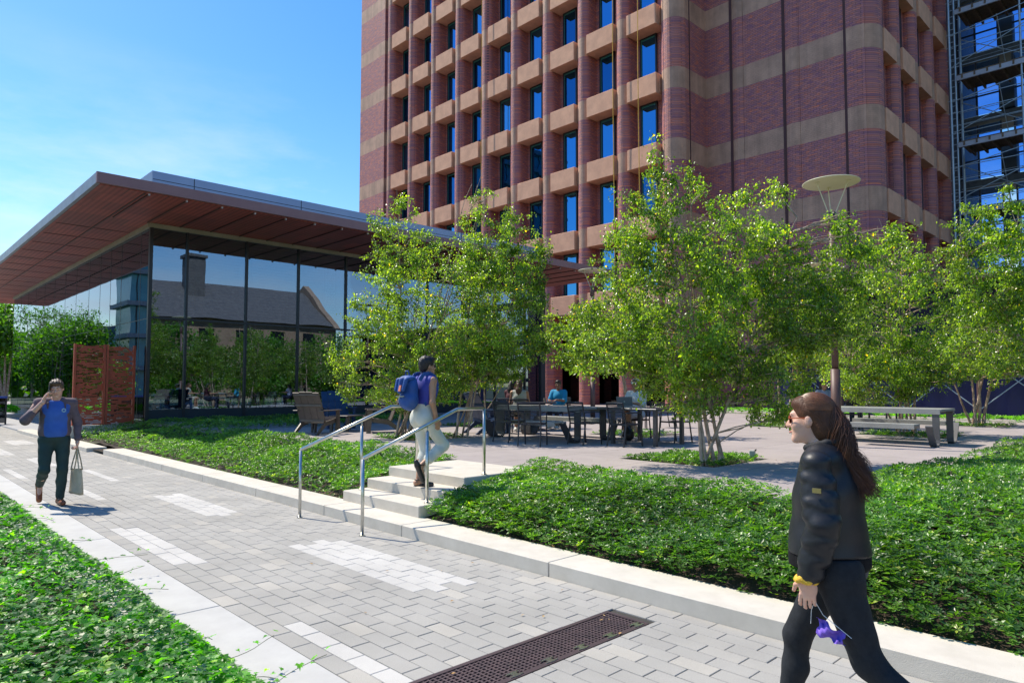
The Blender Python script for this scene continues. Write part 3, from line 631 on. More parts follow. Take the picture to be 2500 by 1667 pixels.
tree('birch_tree', 'smaller leaning birch between the long picnic table and the tower', 'tree', (13.8, 9.9, .46),
 [(11.9, 10.5, 2.6, .84, .52), (12.55, 10.0, 2.8, .85, .76), (13.4, 9.8, 3.0, .8, .8)],
 14000, 4, .068, 5, .035, 480, BG)
tree('birch_tree', 'birch with a wide full crown behind the unoccupied grey picnic table', 'tree', (18.4, 5.3, .46),
 [(18.27, 5.09, 3.28, 1.6, 1.55), (17.36, 5.99, 2.89, 1.1, 1.1), (17.86, 5.38, 4.56, 1.0, .75), (17.75, 5.68, 2.05, 1.3, .6), (16.9, 6.2, 2.1, .8, .5), (18.0, 4.6, 2.3, 1.2, .7), (17.5, 5.6, 1.6, 1.3, .4)],
 33000, 5, .063, 6, .036, 950, BG)
tree('birch_tree', 'tall birch rising at the right edge in front of the scaffold', 'tree', (17.2, 1.6, .46),
 [(16.11, 3.09, 3.97, .89, .97), (16.5, 2.72, 4.85, .5, .5), (15.58, 3.59, 4.2, .5, .45), (16.9, 2.2, 3.4, .9, 1.0), (16.2, 3.1, 2.6, .9, .8), (16.0, 3.3, 5.0, .35, .35)],
 24000, 6, .060, 5, .034, 650, BG)
tree('birch_tree', 'distant white-stemmed birch between the picnic table and the blue hoarding', 'tree', (24.5, 5.2, .46),
 [(24.53, 4.76, 3.07, 1.6, 1.4), (23.77, 5.56, 2.4, 1.3, .7), (25, 3.9, 3.2, 1.3, 1.2)],
 14000, 7, .080, 6, .045, 480, BG)
tree('birch_tree', 'shaded birch standing behind the tall lamp post', 'tree', (19.9, 8.9, .46),
 [(19.71, 8.0, 3.35, 1.5, 1.35), (19.5, 8.29, 2.4, 1.15, .6)],
 16000, 8, .070, 5, .040, 520, BG)
tree('birch_tree', 'background birch in front of the pavilion end wall', 'tree', (13.4, 15.4, .46),
 [(13.4, 15.4, 2.9, 1.3, 1.2), (13.0, 15.2, 2.0, 1.2, .5)], 7000, 9, .075, 5, .04, 240, BG)
# trees beyond the pavilion, far left
for i, (x, y, z, r_, h_) in enumerate(((11.0, 86, 4.6, 4.2, 3.9), (4.5, 96, 5.6, 5.0, 4.8), (10.0, 76, 6.6, 3.2, 2.6), (-3, 84, 5.0, 4, 4.3))):
    tree('street_tree', ['full bright green tree at the far left beyond the pavilion', 'tall sunlit tree at the left edge of the picture', 'light green tree closest to the far pavilion corner', 'outermost far tree beyond the court'][i], 'tree', (x, y, 0),
     [(x, y, z, r_, h_), (x+r_*.5, y-1, z-h_*.3, r_*.6, h_*.6), (x-r_*.5, y, z+h_*.3, r_*.5, h_*.5)], 9000, 40+i, .36, 3, .14, 330, 'trees beyond the pavilion', M_leaf2, .9, lightweight=True)
# trees that stand behind the camera and show only as reflections in the pavilion glass
for i, (x, y, z, r_, h_) in enumerate(((13.5, -11, 3.7, 3.6, 3.3), (19.5, -13, 3.6, 3.9, 3.4), (26, -11, 3.4, 3.6, 3.2), (33, -12, 3.7, 4.0, 3.5), (40, -13, 3.8, 4, 3.5))):
    tree('shade_tree', 'dark green tree reflected in the %s bay of the pavilion front' % ['first', 'second', 'third', 'fourth', 'fifth'][i], 'tree', (x, y, 0),
     [(x, y, z, r_, h_), (x+1.5, y+1, z-1.4, r_*.8, h_*.5)], 9000, 60+i, .26, 3, .12, 300, 'trees reflected in the pavilion', M_leaf2, .6, lightweight=True)
for i, (x, y, z, r_, h_) in enumerate(((-8, 104, 7, 3.4, 5.5), (-6, 109, 7, 3.6, 5.8), (-4, 112, 8.5, 4.2, 6.5), (-1, 80, 4.6, 3.0, 3.6))):
    tree('shade_tree', 'leafy tree mirrored in the %s long side panes of the pavilion' % ['middle', 'nearer', 'farther', 'farthest'][i], 'tree', (x, y, 0),
     [(x, y, z, r_, h_), (x-1.5, y+1, z+1.4, r_*.6, h_*.6)], 3600, 70+i, .26, 3, .14, 200, 'trees reflected in the pavilion side', M_leaf2, .8, lightweight=True)
tree('young_tree', 'small yellow green shrub tree at the far pavilion corner', 'tree', (3.4, 41, 0), [(3.4, 41, 2.0, 1.0, 1.0)], 1800, 81, .16, 3, .05, 90, None, M_leaf2, .35, lightweight=True)
hedge_m = leaf_mat('hedge_leaf', [(0, (.05, .14, .012)), (1, (.2, .42, .03))], .4, .3, (.4, .7, .06))
ground_cover('hedge', 'bright green clipped low hedge strip across the far court', 'hedge', [(-8, 6.4, 43.6, 45.2)], [130], lambda x, y: .12+0*x, 33, (.15, .55), .16, m=hedge_m)
# woods on the far horizon, one mass
def far_wood():
    rg = np.random.default_rng(77); n = 26000; a = rg.uniform(R(20), R(125), n); d = rg.uniform(125, 145, n); x, y = d*np.cos(a), d*np.sin(a); h = 7+2.5*vnoise(x*.05, y*.05, 3)+2*vnoise(x*.2, y*.2, 6)
    z = h*rg.random(n)**.6; T = [(-.5, 0, -.5), (.5, .1, -.5), (.6, 0, .4), (-.4, .1, .5)]
    V, F = scatter(T, [[0, 1, 2], [0, 2, 3]], np.stack([x, y, z], 1), rg.uniform(.6, 1.4, n), rg.uniform(0, 6.28, n), rg.uniform(0, .9, n), rg.uniform(0, 6.28, n))
    tag(np_mesh('distant_wood', V, F, M_leaf2, attr=np.repeat(rg.random(n), 2)), 'distant mass of green trees along the horizon', 'woods', kind='stuff')
far_wood()
# ================================================================== THE BRICK TOWER
TOP = 40.2
tw = thing('brick_tower', 'tall purple brick tower with round piers, tan concrete bands and narrow blue windows', 'building', (40, 35, PZ))
def arc(cx, cy, r, a0, a1, n): return [(cx+r*math.cos(R(a0+(a1-a0)*i/n)), cy+r*math.sin(R(a0+(a1-a0)*i/n))) for i in range(n+1)]
core = MB(); core.box(34.1, 49.8, 20.76, 50.2, BZ0+.02, TOP); core.box(36.0, 49.8, 11.86, 20.755, PZ, TOP); core.box(36.6, 49.8, 20.76, 50.2, PZ, BZ0+.0)
core.box(33.25, 49.8, 50.35, 54.6, PZ, TOP)
core.build('wall', M_brick, tw, world=True)
# left end wall: flat panels parted by a dark slot
lw = MB(); lw.box(33.08, 33.26, 51.98, 54.6, PZ, TOP); lw.box(33.02, 33.26, 50.55, 51.90, PZ, TOP); lw.build('end_panel', M_brick, tw, world=True)
g = MB(); g.box(33.20, 33.252, 51.89, 51.99, PZ, TOP); g.build('slot', M_groove, tw, world=True)
# facade facing the path: piers, spandrels, windows
Y0, PITCH = 22.14, 3.138
M_blind = mat('roller_blind', (.5, .5, .46), .9)
def pier_x(yc, r=.47):   # round pier projecting towards -X with short flat flanks
    return [(34.2, yc-r), (34.2, yc+r)]+[(33.5-r*math.cos(R(a)), yc-r*math.sin(R(a))) for a in range(-90, 91, 12)]
for k in range(10):
    yc = Y0+PITCH*k-.47
    if k == 0: continue
    MB().prism(pier_x(yc)[::-1], PZ, TOP).build('pier', M_brick, tw, world=True)
# rounded corner pier and the return wall
MB().prism(([(34.2, 20.72), (34.2, 22.14), (33.7, 22.14)]+arc(33.72, 21.46, .69, 90, 250, 14)+[(33.72, 20.72)])[::-1][::-1], PZ, TOP).build('corner_pier', M_brick, tw, world=True)
MB().box(34.2, 36.0, 20.70, 20.80, PZ, TOP).build('return_wall', M_brick, tw, world=True)
MB().box(34.15, 34.21, 20.685, 20.74, PZ, TOP).build('slot', M_groove, tw, world=True)
lvls = [BZ0+BSP*k for k in range(8)]
TG = [M_towerglass, M_towerglass, glass_mat('tower_glass_pale', (.02, .03, .05), 2.6, .03, .30, (.18, .55, .95)), glass_mat('tower_glass_deep', (.02, .03, .05), 2.3, .02, .15, (.08, .38, .85))]
first_sp = first_win = None
for k in range(9):
    ya, yb = Y0+PITCH*k, Y0+PITCH*(k+1)-.94     # clear bay between two piers
    for z in lvls:
        s = MB(); s.box(32.98, 34.1, ya+.05, yb-.05, z, z+BH, .02)
        s.box(33.3, 34.1, ya, yb, z+.12, z+BH-.1)
        s.build('spandrel', M_conc, tw, world=True)
        if z > lvls[-1]-.1: continue
        wy = (ya+yb)/2+.18; zz0, zz1 = z+BH, z+BSP
        f = MB()
        f.box(33.98, 34.14, wy-.60, wy-.50, zz0, zz1); f.box(33.98, 34.14, wy+.50, wy+.60, zz0, zz1)
        f.box(33.98, 34.14, wy-.50, wy+.50, zz0, zz0+.08); f.box(33.98, 34.14, wy-.50, wy+.50, zz1-.10, zz1)
        fr = f.build('window_frame', M_winframe, tw, world=True); fr.name = 'window'
        p = MB().box(34.03, 34.05, wy-.50, wy+.50, zz0+.08, zz1-.10).build('pane', random.choice(TG), None)
        for v in p.data.vertices: v.co -= tw.location
        p.parent = fr
        t_ = MB(); t_.box(34.0, 34.03, wy+.455, wy+.50, zz0+.08, zz1-.1); t_.box(34.0, 34.03, wy-.50, wy+.455, zz1-.19, zz1-.10)
        q = t_.build('inner_frame', M_teal, None)
        for v in q.data.vertices: v.co -= tw.location
        q.parent = fr
        if random.random() < .35:
            dz = random.uniform(.4, 1.5); q = MB().box(34.06, 34.07, wy-.48, wy+.48, zz1-.1-dz, zz1-.1).build('roller_blind', M_blind, None)
            for v in q.data.vertices: v.co -= tw.location
            q.parent = fr
# dark interior right behind the window line
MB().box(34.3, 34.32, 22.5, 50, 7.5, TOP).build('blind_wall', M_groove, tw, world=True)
# arcade glass at the base
ag = MB(); ag.box(36.4, 36.5, 22.2, 50.1, PZ, BZ0-.3); ag.build('lobby_glazing', glass_mat('lobby_glass', (.05, .05, .06), 1.5, .0, 0), tw, world=True)
# shaded recessed face: panels, proud strips and dark slots
def panel(y0, y1, x, n='panel'): MB().box(x, 36.2, y0, y1, PZ, TOP).build(n, M_brick, tw, world=True)
panel(19.13, 20.70, 35.97); panel(16.02, 18.32, 35.97); panel(12.83, 15.12, 35.97)
for a, b in ((18.34, 19.02), (15.14, 15.92)):
    pr_ = [(36.2, a), (36.0, a)]+[(35.97-.09*math.sin(math.pi*(i/8)), a+(b-a)*i/8) for i in range(9)]+[(36.0, b), (36.2, b)]
    MB().prism(pr_[::-1], PZ, TOP).build('curved_strip', M_brick, tw, world=True)
for y in (19.075, 15.97, 12.78): MB().box(35.93, 36.1, y-.075, y+.075, PZ, TOP).build('slot', M_groove, tw, world=True)
# rounded far corner, then the face that runs away to the right
cp = [(36.2, 12.72), (35.93, 12.72)]+arc(36.98, 12.40, 1.06, 180, 270, 12)+[(37.05, 11.34), (37.05, 11.9), (36.2, 11.9)]
MB().prism(cp, PZ, TOP).build('corner_pier', M_brick, tw, world=True)
MB().box(37.05, 37.12, 11.6, 11.7, PZ, TOP).build('slot', M_groove, tw, world=True)
for k in range(4):
    xc = 39.55+PITCH*k
    prof = [(xc+.5, 11.87), (xc-.5, 11.87)]+[(xc-.5*math.cos(R(a)), 11.72-.42*math.sin(R(a))) for a in range(0, 181, 15)]
    MB().prism(prof, PZ, TOP).build('pier', M_brick, tw, world=True)
    xa, xb = xc-PITCH+.52, xc-.52
    if k == 0: xa = 37.14
    for z in [BZ0+BSP*j for j in range(0, 6)]:
        s = MB(); s.box(xa, xb, 11.28, 11.86, z, z+BH, .02); s.build('spandrel', M_conc, tw, world=True)
        if k < 3:
            f = MB(); f.box(xa+.5, xb-.4, 11.80, 11.85, z+BH, z+BSP); f.build('window', M_winframe, tw, world=True)
MB().box(33.6, 49.8, 11.9, 54, TOP, TOP+.3).build('roof', M_conc, tw, world=True)
# ropes hanging down the front
M_rope = mat('yellow_rope', (.70, .42, .06), .7, ns=5)
def rope(x, y, lab, col=None, r=.022):
    o = MB().tube([(x, y, TOP), (x-.1, y+.02, 20), (x, y, 6)], r, 6).build('hanging_rope', col or M_rope)
    tag(o, lab, 'rope', 'ropes down the tower front')
rope(32.75, 37.15, 'yellow rope hanging down the tower front, leftmost of the three')
rope(32.75, 25.05, 'yellow rope hanging beside the second round pier from the tower corner')
rope(32.75, 23.2, 'yellow rope hanging in front of the window column nearest the tower corner')

# ================================================================== SCAFFOLDED WING
wing = thing('glass_wing', 'blue glass wing of the tower wrapped behind scaffolding', 'building', (58, 5, PZ))
M_wslab = mat('wing_dark_steel', (.10, .13, .17), .6, (.06, .08, .11), 2, .2, 30)
M_wglass = glass_mat('wing_glass', (.50, .68, .95), 1.4, .0, .0, (.55, .78, 1.0), .8)
MB().box(51.8, 56.5, 11.25, 15.6, PZ, 34).build('wall', M_wslab, wing, world=True)
for z in [BZ0+BSP*j for j in range(-1, 6)]:
    MB().box(51.75, 54.2, -14, 12.4, z-.05, z+.40).build('floor_slab', M_wslab, wing, world=True)
    for y in (11.2, 8.4, 5.4, 2.4):
        f = MB(); f.box(51.9, 51.93, y-2.05, y, z+.50, z+BSP-.2)
        f.build('glass_panel', M_wglass, wing, world=True)
    m = MB()
    for y in (11.3, 10.35, 9.12, 8.4, 7.4, 6.2, 4.7, 3.5, 2.3): m.box(51.6, 51.69, y-.05, y+.05, z+.45, z+BSP-.25)
    m.box(51.58, 51.68, 0, 11.3, z+1.6, z+1.68)
    m.build('mullions', M_mull, wing, world=True)
    MB().box(51.5, 52.4, 8.35, 9.1, z+.45, z+2.4).build('wall_box', mat('dark_blue_crate', (.03, .06, .10), .6, ns=2), wing, world=True)
sc = thing('scaffolding', 'tall steel scaffold with plank decks and diagonal braces at the right edge', 'scaffolding', (48.5, 8, PZ))
M_galv = mat('galvanised_steel', (.42, .52, .60), .42, (.32, .42, .50), 6, metal=.5)
M_plank = mat('scaffold_planks', (.20, .15, .10), .85, (.11, .08, .06), 5)
M_beam = mat('scaffold_beam', (.46, .50, .58), .5, (.36, .39, .46), 1.5, metal=.2)
ysc = [10.95, 7.4, 4.4, 1.4, -2]
for y in ysc:
    for x in (48.0, 50.6):
        m = MB(); m.tube([(x, y, PZ), (x, y, 33)], .055 if y < 10.9 else .07, 8)
        if y > 10.9 and x == 48.0:
            m.tube([(x, y-.28, PZ), (x, y-.28, 33)], .05, 8)
            for i in range(80): m.box(x-.02, x+.02, y-.28, y, .8+i*.4, .83+i*.4)
        m.build('standard', M_galv, sc, world=True)
zl = [3.75+4.14*k for k in range(8)]
for z in zl:
    MB().box(47.9, 50.7, -2, 10.6, z+.30, z+.36).build('deck', M_plank, sc, world=True)
    b = MB(); b.box(47.90, 48.02, -2, 10.62, z+.0, z+.29); b.build('edge_beam', M_beam, sc, world=True)
    j = MB()
    for i in range(20): j.box(47.86, 50.7, -1.9+i*.64, -1.8+i*.64, z+.08, z+.28)
    j.build('joists', M_plank, sc, world=True)
    l = MB()
    for dz in (.9, 1.4, 2.2, 3.0): l.tube([(48.0, 11.1, z+dz), (48, -2, z+dz)], .026, 6); l.tube([(50.6, 11.1, z+dz), (50.6, -2, z+dz)], .018, 6)
    l.build('ledger', M_galv, sc, world=True)
    d = MB()
    d.tube([(47.95, 10.9, z+.9), (47.95, 3.3, z+3.9)], .028, 6); d.tube([(47.95, 10.9, z+2.9), (47.95, .7, z+4.6)], .028, 6)
    d.tube([(50.5, 10.9, z+3.6), (50.5, 5.9, z+.5)], .026, 6); d.tube([(48, 8.5, z+3.4), (50.6, 8.5, z+.6)], .026, 6)
    d.build('brace', M_galv, sc, world=True)
# blue hoarding with scaffold frames in front
hb = thing('blue_hoarding', 'deep blue tarpaulin hoarding with steel cross braces behind the far birches', 'hoarding', (29.5, 9, PZ))
M_tarp = mat('blue_tarpaulin', (.016, .018, .095), .6, (.010, .011, .065), 1.6, .6, 5)
def tarp():
    ys = np.linspace(-2, 14, 160); zs = np.linspace(PZ, 3.05, 8); Y, Z = np.meshgrid(ys, zs, indexing='ij'); X = 30+.05*np.sin(Y*7)+.03*np.sin(Y*19+Z*3)
    I = np.arange(Y.size).reshape(Y.shape); F = np.stack([I[:-1, :-1], I[:-1, 1:], I[1:, 1:], I[1:, :-1]], -1).reshape(-1, 4)
    np_mesh('tarpaulin', np.stack([X, Y, Z], -1).reshape(-1, 3), F, M_tarp, hb, world=True, smooth=True)
tarp()
M_brown = mat('brown_painted_steel', (.14, .075, .06), .5, (.10, .055, .045), 6)
for i in range(6):
    y = -1+i*2.4; MB().tube([(29.6, y, PZ), (29.6, y, 5.6)], .045, 8).build('post', M_brown, hb, world=True)
    b = MB(); b.tube([(29.65, y, PZ+.3), (29.65, y+2.4, 2.9)], .02, 6); b.tube([(29.68, y+2.4, PZ+.3), (29.68, y, 2.9)], .02, 6); b.build('cross_brace', M_galv, hb, world=True)
MB().box(29.3, 30.6, -2, 14, 3.1, 3.22).build('plank_deck', mat('orange_brown_planks', (.30, .17, .09), .8, ns=3), hb, world=True)
MB().box(30.4, 30.5, -2, 14, 3.22, 5.6).build('debris_net', mat('dark_blue_net', (.02, .022, .05), .9, ns=3), hb, world=True)
MB().box(29.2, 30.8, -2, 14, 5.6, 5.75).build('canopy_deck', M_plank, hb, world=True)

# ================================================================== THE GLASS PAVILION
GX, GY, GX1, GY1 = 6.77, 23.76, 24.85, 49.4
pv = thing('glass_pavilion', 'single storey glass pavilion with a wide overhanging russet roof', 'building', (GX, GY, PZ))
ZT = 6.9
# canopy: fascia ring, top, panelled soffit
CX0, CX1, CY0, CY1 = 4.36, 26.4, 19.93, 53.6
M_soffit, N_, L_, p_ = nm('perforated_russet_soffit')
def soffit_nodes(N, L, p):
    p.inputs['Roughness'].default_value = .5; p.inputs['Metallic'].default_value = .25
    g = N.new('ShaderNodeNewGeometry')
    br = N.new('ShaderNodeTexBrick'); br.offset = .5; br.inputs['Scale'].default_value = 1; br.inputs['Brick Width'].default_value = .98; br.inputs['Row Height'].default_value = .96
    br.inputs['Mortar Size'].default_value = .012; br.inputs['Color1'].default_value = (.42, .108, .085, 1); br.inputs['Color2'].default_value = (.28, .080, .072, 1); br.inputs['Mortar'].default_value = (.16, .07, .06, 1)
    mp = N.new('ShaderNodeMapping'); mp.inputs['Location'].default_value = (-5.64, -19.93, 0); L.new(g.outputs['Position'], mp.inputs[0]); L.new(mp.outputs[0], br.inputs['Vector'])
    wv = N.new('ShaderNodeTexWave'); wv.bands_direction = 'X'; wv.inputs['Scale'].default_value = 2.2; L.new(g.outputs['Position'], wv.inputs['Vector'])
    mr = N.new('ShaderNodeMapRange'); mr.inputs[3].default_value = .72; mr.inputs[4].default_value = 1.15; L.new(wv.outputs['Fac'], mr.inputs[0])
    v = N.new('ShaderNodeVectorMath'); v.operation = 'SCALE'; L.new(br.outputs[0], v.inputs[0]); L.new(mr.outputs[0], v.inputs['Scale']); L.new(v.outputs[0], p.inputs['Base Color'])
soffit_nodes(N_, L_, p_)
cn = MB(); cn.box(CX0+.03, CX1-.03, CY0+.03, CY1-.03, ZT+.10, ZT+.24); cn.build('canopy', M_fascia, pv, world=True)
cf = MB(); cf.extrude([(CY0, ZT+.02), (CY0, ZT+.30), (CY0+.12, ZT+.32), (CY0+.12, ZT+.02)], CX0, CX1, 'x'); cf.build('fascia', M_fascia, pv, world=True)
cf = MB(); cf.box(CX0, CX0+.10, CY0+.121, CY1, ZT+.02, ZT+.30); cf.build('fascia', mat('side_fascia_grey', (.34, .36, .42), .4, ns=2, metal=.5), pv, world=True)
cf = MB(); cf.box(CX1-.12, CX1, CY0+.121, CY1, ZT+.02, ZT+.30); cf.box(CX0+.101, CX1-.121, CY1-.12, CY1, ZT+.02, ZT+.30); cf.build('fascia', M_fascia, pv, world=True)
MB().box(CX0+.101, CX1-.121, CY0+.121, CY1-.121, ZT, ZT+.03).build('soffit', M_soffit, pv, world=True)
sm = MB()
for i in range(21): x = 5.64+.98*i; sm.box(x-.014, x+.014, CY0+.15, GY-.12, ZT-.03, ZT-.001)
sm.box(5.52, 5.55, CY0+.15, CY1-.2, ZT-.025, ZT-.002)
for i in range(1, 16): y = GY+1.98*i; sm.box(CX0+.15, 5.5, y-.008, y+.008, ZT-.012, ZT-.002); sm.box(5.57, GX-.1, y-.008, y+.008, ZT-.012, ZT-.002)
sm.build('soffit_batten', mat('batten_dark', (.07, .04, .04), .5), pv, world=True)
M_brk = mat('bracket_pale', (.45, .36, .35), .4, metal=.5)
for i in range(21):
    x = 5.64+.98*i; MB().box(x-.022, x+.022, CY0+.125, CY0+.20, ZT-.06, ZT+.0).build('soffit_bracket', M_brk, pv, world=True)
# roof upstand
MB().box(GX-.02, 24.9, GY-.02, 49.2, ZT+.24, 8.62).build('roof_upstand', M_parapet, pv, world=True)
g = MB()
for x in (8.05, 11.9, 15.8, 19.7, 23.5): g.box(x-.012, x+.012, GY-.026, GY-.019, ZT+.3, 8.62)
g.box(GX, 24.9, GY-.025, GY-.0195, 8.34, 8.36)
for y in (27.6, 31.5, 35.4, 39.3, 43.2): g.box(GX-.026, GX-.019, y-.012, y+.012, ZT+.3, 8.62)
g.build('panel_joint', M_mull, pv, world=True)
# soffit/glass head
hd = MB(); hd.box(GX-.06, GX1, GY-.10, GY-.02, ZT-.14, ZT-.004); hd.box(GX-.10, GX-.02, GY-.02, GY1, ZT-.14, ZT-.004)
hd.build('head_frame', mat('head_frame_pale', (.42, .40, .33), .5, ns=2), pv, world=True)
# front glazing
mxs = [GX, 7.886, 9.889, 11.842, 13.83]+[13.83+1.985*i for i in range(1, 6)]+[GX1]
for a, b in zip(mxs[:-1], mxs[1:]):
    w_ = bpy.data.objects.new("glazing_bay", None); COL.objects.link(w_); w_.parent = pv
    for z0, z1 in ((.93, 3.84), (3.90, ZT-.14)):
        pn = MB().box(a+.02, b-.02, GY-.006, GY+.006, z0, z1).build('pane', M_glass, w_)
        for v in pn.data.vertices: v.co -= pv.location
m = MB()
for x in mxs: m.box(x-.035, x+.035, GY-.07, GY+.10, PZ, ZT-.14)
m.build('mullions', M_mull, pv, world=True)
MB().box(GX+.04, GX1-.04, GY-.05, GY+.05, 3.84, 3.90).build('transom', M_mull, pv, world=True)
sl = MB(); sl.box(GX+.04, GX1-.04, GY-.03, GY+.06, PZ, .92)
sl.build('base_panel', mat('base_panel_dark', (.02, .035, .05), .3, ns=1), pv, world=True)
# side glazing, butt jointed
mys = [GY, 24.75, 27.0, 28.4, 29.87, 31.59, 33.78, 35.9, 38.17, 40.48, 42.7, 44.9, 47.1, GY1]
for a, b in zip(mys[:-1], mys[1:]):
    w_ = bpy.data.objects.new("side_glazing_bay", None); COL.objects.link(w_); w_.parent = pv
    for z0, z1 in ((PZ+.05, 3.83), (3.85, ZT-.14)):
        pn = MB().box(GX-.006, GX+.006, a+.008, b-.008, z0, z1).build('pane', M_glassL, w_)
        for v in pn.data.vertices: v.co -= pv.location
m = MB()
for y in mys[1:]: m.box(GX-.010, GX+.06, y-.012, y+.012, PZ, ZT-.14)
m.box(GX-.01, GX+.03, GY, GY1, 3.83, 3.85); m.box(GX-.05, GX+.04, GY+.02, GY1, PZ, PZ+.05)
m.build('joints', M_mull, pv, world=True)
MB().box(GX-.05, GX+.05, GY-.08, GY+.05, PZ, ZT-.14).build('corner_post', M_mull, pv, world=True)
# interior
M_floorin = mat('interior_floor', (.16, .13, .10), .5, ns=1)
MB().box(GX+.1, GX1, GY+.1, GY1, PZ-.02, PZ+.02).build('floor', M_floorin, pv, world=True)
MB().box(GX+.12, GX1, GY+.15, GY1, ZT-.16, ZT-.06).build('ceiling', mat('interior_ceiling', (.16, .14, .12), .8, ns=1), pv, world=True)
MB().box(GX1, GX1+.3, GY-.1, GY1, PZ, ZT).build('wall', mat('end_wall_louvres', (.05, .05, .055), .6, ns=2), pv, world=True)
MB().box(GX+.3, GX1, GY+11, GY+11.2, 2.1, ZT-.1).build('upper_wall', mat('interior_dark_wall', (.06, .055, .05), .8), pv, world=True)
MB().box(GX+9, GX1, GY+9, GY+9.3, PZ, ZT-.2).build('core_wall', mat('interior_timber', (.18, .11, .06), .7, (.12, .07, .04), 1), pv, world=True)
bl = MB()
for i in range(27):
    z = 3.98+i*.105
    bl.box(GX+.35, GX1-.2, GY+.30, GY+.345, z, z+.016)
    bl.box(GX+.30, GX+.345, GY+.35, GY1-.2, z, z+.016)
bl.build('blind_slats', mat('blind_slats', (.26, .22, .20), .6), pv, world=True)
cl = MB(); cl.lathe([(.22, 0), (.22, 6.2)], (8.55, 25.6, PZ), 20); cl.lathe([(.2, 0), (.2, 6.2)], (14.5, 26.2, PZ), 20); cl.lathe([(.2, 0), (.2, 6.2)], (20.5, 26.2, PZ), 20)
cl.build('column', M_white, pv, world=True, smooth=True)
stn = MB(); stn.beam((9.0, 31, 2.6), (12.6, 31, .6), .12, .22); stn.beam((9.0, 32, 2.6), (12.6, 32, .6), .12, .22)
for i in range(9): stn.beam((9.1+i*.4, 31, 3.4-i*.222), (9.1+i*.4, 31, 2.5-i*.222), .03, .03)
stn.beam((9.0, 31, 3.5), (12.6, 31, 1.5), .05, .05)
stn.build('staircase', M_white, pv, world=True)
it = MB()
for i in range(7):
    x = 8.9+i*2.1; y = 25.6+(i % 3)*1.3
    it.box(x-.5, x+.5, y-.5, y+.5, 1.22, 1.26); it.box(x-.04, x+.04, y-.04, y+.04, PZ, 1.22)
    for dx in (-.75, .75): it.box(x+dx-.2, x+dx+.2, y-.2, y+.2, .92, .98); it.box(x+dx*1.25-.02, x+dx*1.25+.02, y-.2, y+.2, .98, 1.4); it.box(x+dx-.18, x+dx-.15, y-.18, y-.15, PZ, .92); it.box(x+dx+.15, x+dx+.18, y+.15, y+.18, PZ, .92)
it.build('cafe_furniture', M_dark, pv, world=True)

# russet perforated screens
def screen(x0, x1, y, label):
    t = thing('perforated_screen', label, 'screen', ((x0+x1)/2, y, .45), group='russet metal screens by the pavilion corner')
    M_ = bpy.data.materials.get('russet_steel') or mat('russet_steel', (.42, .085, .04), .5, (.32, .06, .03), 3, metal=.2)
    z0, z1 = .46, 2.95; m = MB(); rg = random.Random(int(x0*10)); nb = 64
    for i in range(nb):
        z = z0+(z1-z0)*i/nb; x = x0+.06
        m.box(x0+.05, x1-.05, y-.006, y+.006, z, z+.012)
        while x < x1-.08:
            L_ = rg.choice((.06, .1, .14, .2)); 
            if rg.random() < .60: m.box(x, min(x+L_, x1-.06), y-.0055, y+.0055, z+.0118, z+(z1-z0)/nb+.0002)
            x += L_+.004
    m.build('perforated_panel', M_, t, world=True)
    f = MB(); f.box(x0, x0+.06, y-.07, y+.05, .40, z1+.03); f.build('post', M_, t, world=True)
    f = MB(); f.box(x1-.06, x1, y-.07, y+.05, .40, z1+.03); f.build('post', M_, t, world=True)
screen(4.90, 5.77, 24.55, 'left one of the two russet perforated metal screens')
screen(5.79, 6.62, 24.55, 'right one of the two russet perforated metal screens, next to the pavilion corner')
MB().box(4.84, 6.74, 24.45, 24.75, .0, .455).build('screen_plinth', M_granite)
tag(bpy.data.objects['screen_plinth'], 'low stone plinth under the russet screens', 'plinth')

# dark barrier with a blue top rail and low wall, far left
bb = thing('barrier', 'low dark glass barrier with a bright blue top rail behind the man', 'barrier', (3.9, 36, 0))
MB().box(3.35, 4.75, 35.97, 36.0, .1, 1.15).build('panel', glass_mat('barrier_glass', (.2, .22, .25), 1.6), bb, world=True)
MB().box(3.3, 4.8, 35.93, 36.04, 1.15, 1.24).build('rail', mat('blue_rail', (.04, .10, .45), .4), bb, world=True)
MB().box(3.3, 3.36, 35.95, 36.02, 0, 1.15).build('post', M_dark, bb, world=True); MB().box(4.74, 4.8, 35.95, 36.02, 0, 1.15).build('post', M_dark, bb, world=True)
o = MB().box(-8, 6.5, 42.9, 43.3, 0, .22, .02).build('low_wall', M_granite2); tag(o, 'low pale stone edging wall in front of the clipped hedge', 'wall')
o = MB().box(-8, 1.6, 47, 47.4, 0, .75, .03).build('low_wall', M_granite2); tag(o, 'pale stone seat wall behind the clipped hedge at the far left', 'wall')

# ================================================================== BUILDINGS SEEN ONLY AS REFLECTIONS
hb2 = thing('gabled_hall', 'gabled stone hall with slate roof and chimney mirrored in the pavilion front', 'building', (30, -30, 0))
M_slate = mat('slate_roof', (.16, .14, .13), .7, (.10, .09, .09), 2.5, .4, 20)
M_sand = mat('sandstone', (.40, .26, .17), .85, (.30, .19, .13), 1.5, .4, 10)
MB().box(12, 41, -40, -25, 0, 8.7).build('wall', M_sand, hb2, world=True)
MB().extrude([(-24.4, 8.6), (-32, 13.2), (-40.6, 8.6)], 12, 40.6, 'x').build('roof', M_slate, hb2, world=True)
MB().extrude([(-24.0, 8.4), (-32, 14.2), (-41, 8.4)], 40.3, 41.0, 'x').build('gable_wall', M_sand, hb2, world=True)
ch = MB(); ch.box(25.6, 27.3, -31, -29, 10, 15.6); ch.box(25.4, 27.5, -31.2, -28.8, 15.6, 15.9); ch.build('chimney', M_slate, hb2, world=True)
